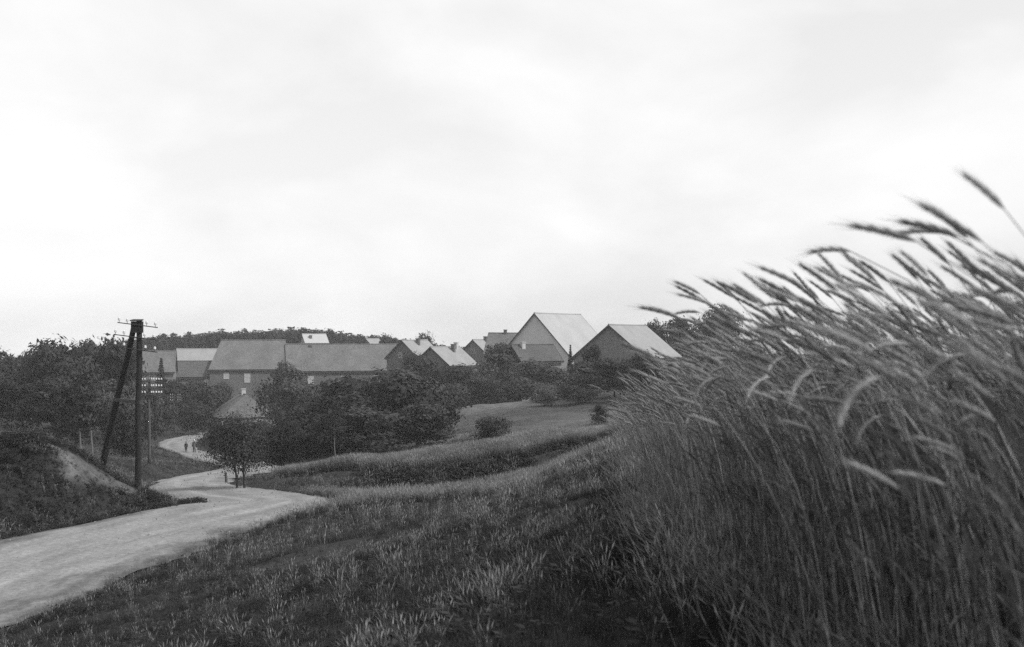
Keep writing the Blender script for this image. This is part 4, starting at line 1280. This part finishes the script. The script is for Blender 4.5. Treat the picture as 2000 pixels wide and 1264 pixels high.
# nothing of the nearer rows in front of it
order = np.argsort(np.where(vis, ey_, 1e6))
solo = order[:285]
lab = 'rye stalk blown to the left among the dense near rye'
for i in solo:
    rye_stalk(int(cvv[i]), cx[i], cy[i], cz[i], crz[i], cs[i], lab, 'rye stalks in the near part of the field', (tl[i, 0], tl[i, 1]))
rest = np.setdiff1d(np.arange(len(cx)), solo)
rv = []
for k in range(10):
    r = RV[k]; V = [r['stem'][0]]; F = list(r['stem'][1]); MI = [0] * len(F); b0 = len(V[0])
    F += [tuple(q_ + b0 for q_ in f) for f in r['ear'][1]]; MI += [1] * len(r['ear'][1]); V.append(r['ear'][0]); b0 += len(r['ear'][0])
    for v, f in r['leaves']:
        F += [tuple(q_ + b0 for q_ in g_) for g_ in f]; MI += [2] * len(f); V.append(v); b0 += len(v)
    V = np.concatenate(V); rv.append((V, F, MI, np.concatenate([np.full(len(r['stem'][0]), RT[k]), np.full(len(V) - len(r['stem'][0]), 0.75 + 0.06 * k)])))
for k in range(4):
    r = RV[(0, 2, 4, 7)[k]]
    V, F, MI = [], [], []; b0 = 0
    st = r['stem'][0].reshape(-1, 3, 3)[[0, 4, 7, 9, 10]]
    cen = st.mean(1, keepdims=True); st = cen + (st - cen) * 1.6
    m_ = len(st)
    for i in range(m_ - 1):
        for q_ in range(3): F.append((i * 3 + q_, i * 3 + (q_ + 1) % 3, (i + 1) * 3 + (q_ + 1) % 3, (i + 1) * 3 + q_)); MI.append(0)
    V.append(st.reshape(-1, 3)); b0 = m_ * 3
    er_ = r['ear'][0][:50].reshape(10, 5, 3)[[0, 2, 6, 9]][:, [0, 2, 3]]
    cen = er_.mean(1, keepdims=True); er_ = cen + (er_ - cen) * 1.25
    for i in range(3):
        for q_ in range(3): F.append((b0 + i * 3 + q_, b0 + i * 3 + (q_ + 1) % 3, b0 + (i + 1) * 3 + (q_ + 1) % 3, b0 + (i + 1) * 3 + q_)); MI.append(1)
    V.append(er_.reshape(-1, 3)); b0 += 12
    for v, f in r['leaves']:
        lv = v[[0, 2, 4, 6, 8, 10]]
        F += [(b0, b0 + 1, b0 + 4, b0 + 3), (b0 + 1, b0 + 2, b0 + 5, b0 + 4)]; MI += [2, 2]; V.append(lv); b0 += 6
    V = np.concatenate(V); rv.append((V, F, MI, np.full(len(V), 0.85 + 0.08 * k)))
cvv = np.where((cy > 7.5) | (cx > 0.445 * cy + 0.75), 10 + cvv % 4, cvv)
fo = scatter('rye', rv, np.column_stack([cx[rest], cy[rest], cz[rest]]), np.column_stack([tl[rest], crz[rest]]), cs[rest], cvv[rest], (M_rye_stem, M_rye_ear, M_rye_leaf), realize=True)
fo['label'] = 'dense rye field leaning left in the wind on the right'; fo['category'] = 'rye'

# ---------------------------------------------------------------- people on the road
def person(px, py, d, h, label, coat, scarf):
    x, y, _ = P(px, py, d)
    rd, rz_ = road_dist([x], [y]); z = float(rz_[0]) + 0.05 if rd[0] < HALF else zat(x, y)
    root = ob('person', None, loc=(x, y, z), rot=(0, 0, R(200)), scale=(h, h, h)); tag(root, label, 'person', 'people walking on the road')
    # one continuous body grown with a skin from joints (unit height)
    J = {'pel': (0, 0, .52), 'wai': (0, 0, .62), 'che': (0, .005, .74), 'nec': (0, 0, .84), 'hd0': (0, -.01, .89), 'hd1': (0, -.012, .955),
         'lh': (.055, 0, .50), 'lk': (.058, -.03, .28), 'la': (.058, .02, .045), 'lt': (.062, -.06, .02),
         'rh': (-.055, 0, .50), 'rk': (-.058, .015, .28), 'ra': (-.056, .08, .055), 'rt': (-.06, .01, .02),
         'ls': (.105, 0, .80), 'le': (.135, .03, .63), 'lw': (.135, -.02, .48), 'lf': (.135, -.03, .41),
         'rs': (-.105, 0, .80), 're': (-.135, -.01, .63), 'rw': (-.135, -.06, .49), 'rf': (-.132, -.075, .42)}
    RAD = {'pel': .085, 'wai': .07, 'che': .085, 'nec': .032, 'hd0': .045, 'hd1': .050, 'lh': .055, 'lk': .036, 'la': .024, 'lt': .018,
           'rh': .055, 'rk': .036, 'ra': .024, 'rt': .018, 'ls': .04, 'le': .026, 'lw': .018, 'lf': .015, 'rs': .04, 're': .026, 'rw': .018, 'rf': .015}
    E = [('pel', 'wai'), ('wai', 'che'), ('che', 'nec'), ('nec', 'hd0'), ('hd0', 'hd1'), ('pel', 'lh'), ('lh', 'lk'), ('lk', 'la'), ('la', 'lt'),
         ('pel', 'rh'), ('rh', 'rk'), ('rk', 'ra'), ('ra', 'rt'), ('che', 'ls'), ('ls', 'le'), ('le', 'lw'), ('lw', 'lf'), ('che', 'rs'), ('rs', 're'), ('re', 'rw'), ('rw', 'rf')]
    ks = list(J)
    me = bpy.data.meshes.new('body'); me.from_pydata([J[k_] for k_ in ks], [(ks.index(a_), ks.index(b_)) for a_, b_ in E], []); me.update()
    me.materials.append(M_skin)
    o = ob('body', me, root)
    sk = o.modifiers.new('skin', 'SKIN')
    for i, k_ in enumerate(ks):
        me.skin_vertices[0].data[i].radius = (RAD[k_], RAD[k_])
    me.skin_vertices[0].data[0].use_root = True
    o.modifiers.new('sub', 'SUBSURF').levels = 2
    # coat: flared garment with sleeves
    c = MB()
    c.lathe([(.105, .26), (.112, .30), (.098, .48), (.086, .62), (.102, .74), (.108, .80), (.06, .845), (.04, .85)], 14)
    for s in (1, -1):
        k1, k2, k3 = ('ls', 'le', 'lw') if s > 0 else ('rs', 're', 'rw')
        c.tube([J[k1], J[k2], J[k3]], [.052, .040, .032], 8)
    ob('coat', c.mesh('coat', coat, smooth=True), root)
    for a_, b_, c_ in (('lk', 'la', 'lt'), ('rk', 'ra', 'rt')):
        b = MB(); b.tube([J[a_], J[b_], J[c_]], [.042, .034, .026], 8); ob('boot', b.mesh('boot', M_cloth_dark, smooth=True), root)
    hh = MB(); hh.lathe([(.030, .875), (.056, .90), (.062, .945), (.050, .985), (.02, 1.0)], 12, (0, .008, 0))
    ob('headscarf' if scarf else 'hair', hh.mesh('hair', M_cloth_white if scarf else M_hair, smooth=True), root)
    return root
person(364, 884, 156, 1.35, 'smaller person in dark clothes walking on the road bend', M_cloth_dark, False)
person(380, 886, 154, 1.68, 'person with white headscarf and dark coat walking on the road bend', M_cloth_mid, True)

# ---------------------------------------------------------------- thin summer haze
hb = MB(); hb.box(-520, 520, -60, 540, -40, 6)
hz = ob('haze', hb.mesh('haze', M_white)); hz['kind'] = 'stuff'
hm = bpy.data.materials.new('haze_air'); hm.use_nodes = True
t = hm.node_tree; t.nodes.clear()
pv = N(t, 'ShaderNodeVolumePrincipled'); pv.inputs['Color'].default_value = (0.95, 0.95, 0.95, 1); pv.inputs['Density'].default_value = 0.0003
om = N(t, 'ShaderNodeOutputMaterial'); L(t, pv.outputs[0], om.inputs['Volume'])
hz.data.materials.clear(); hz.data.materials.append(hm)
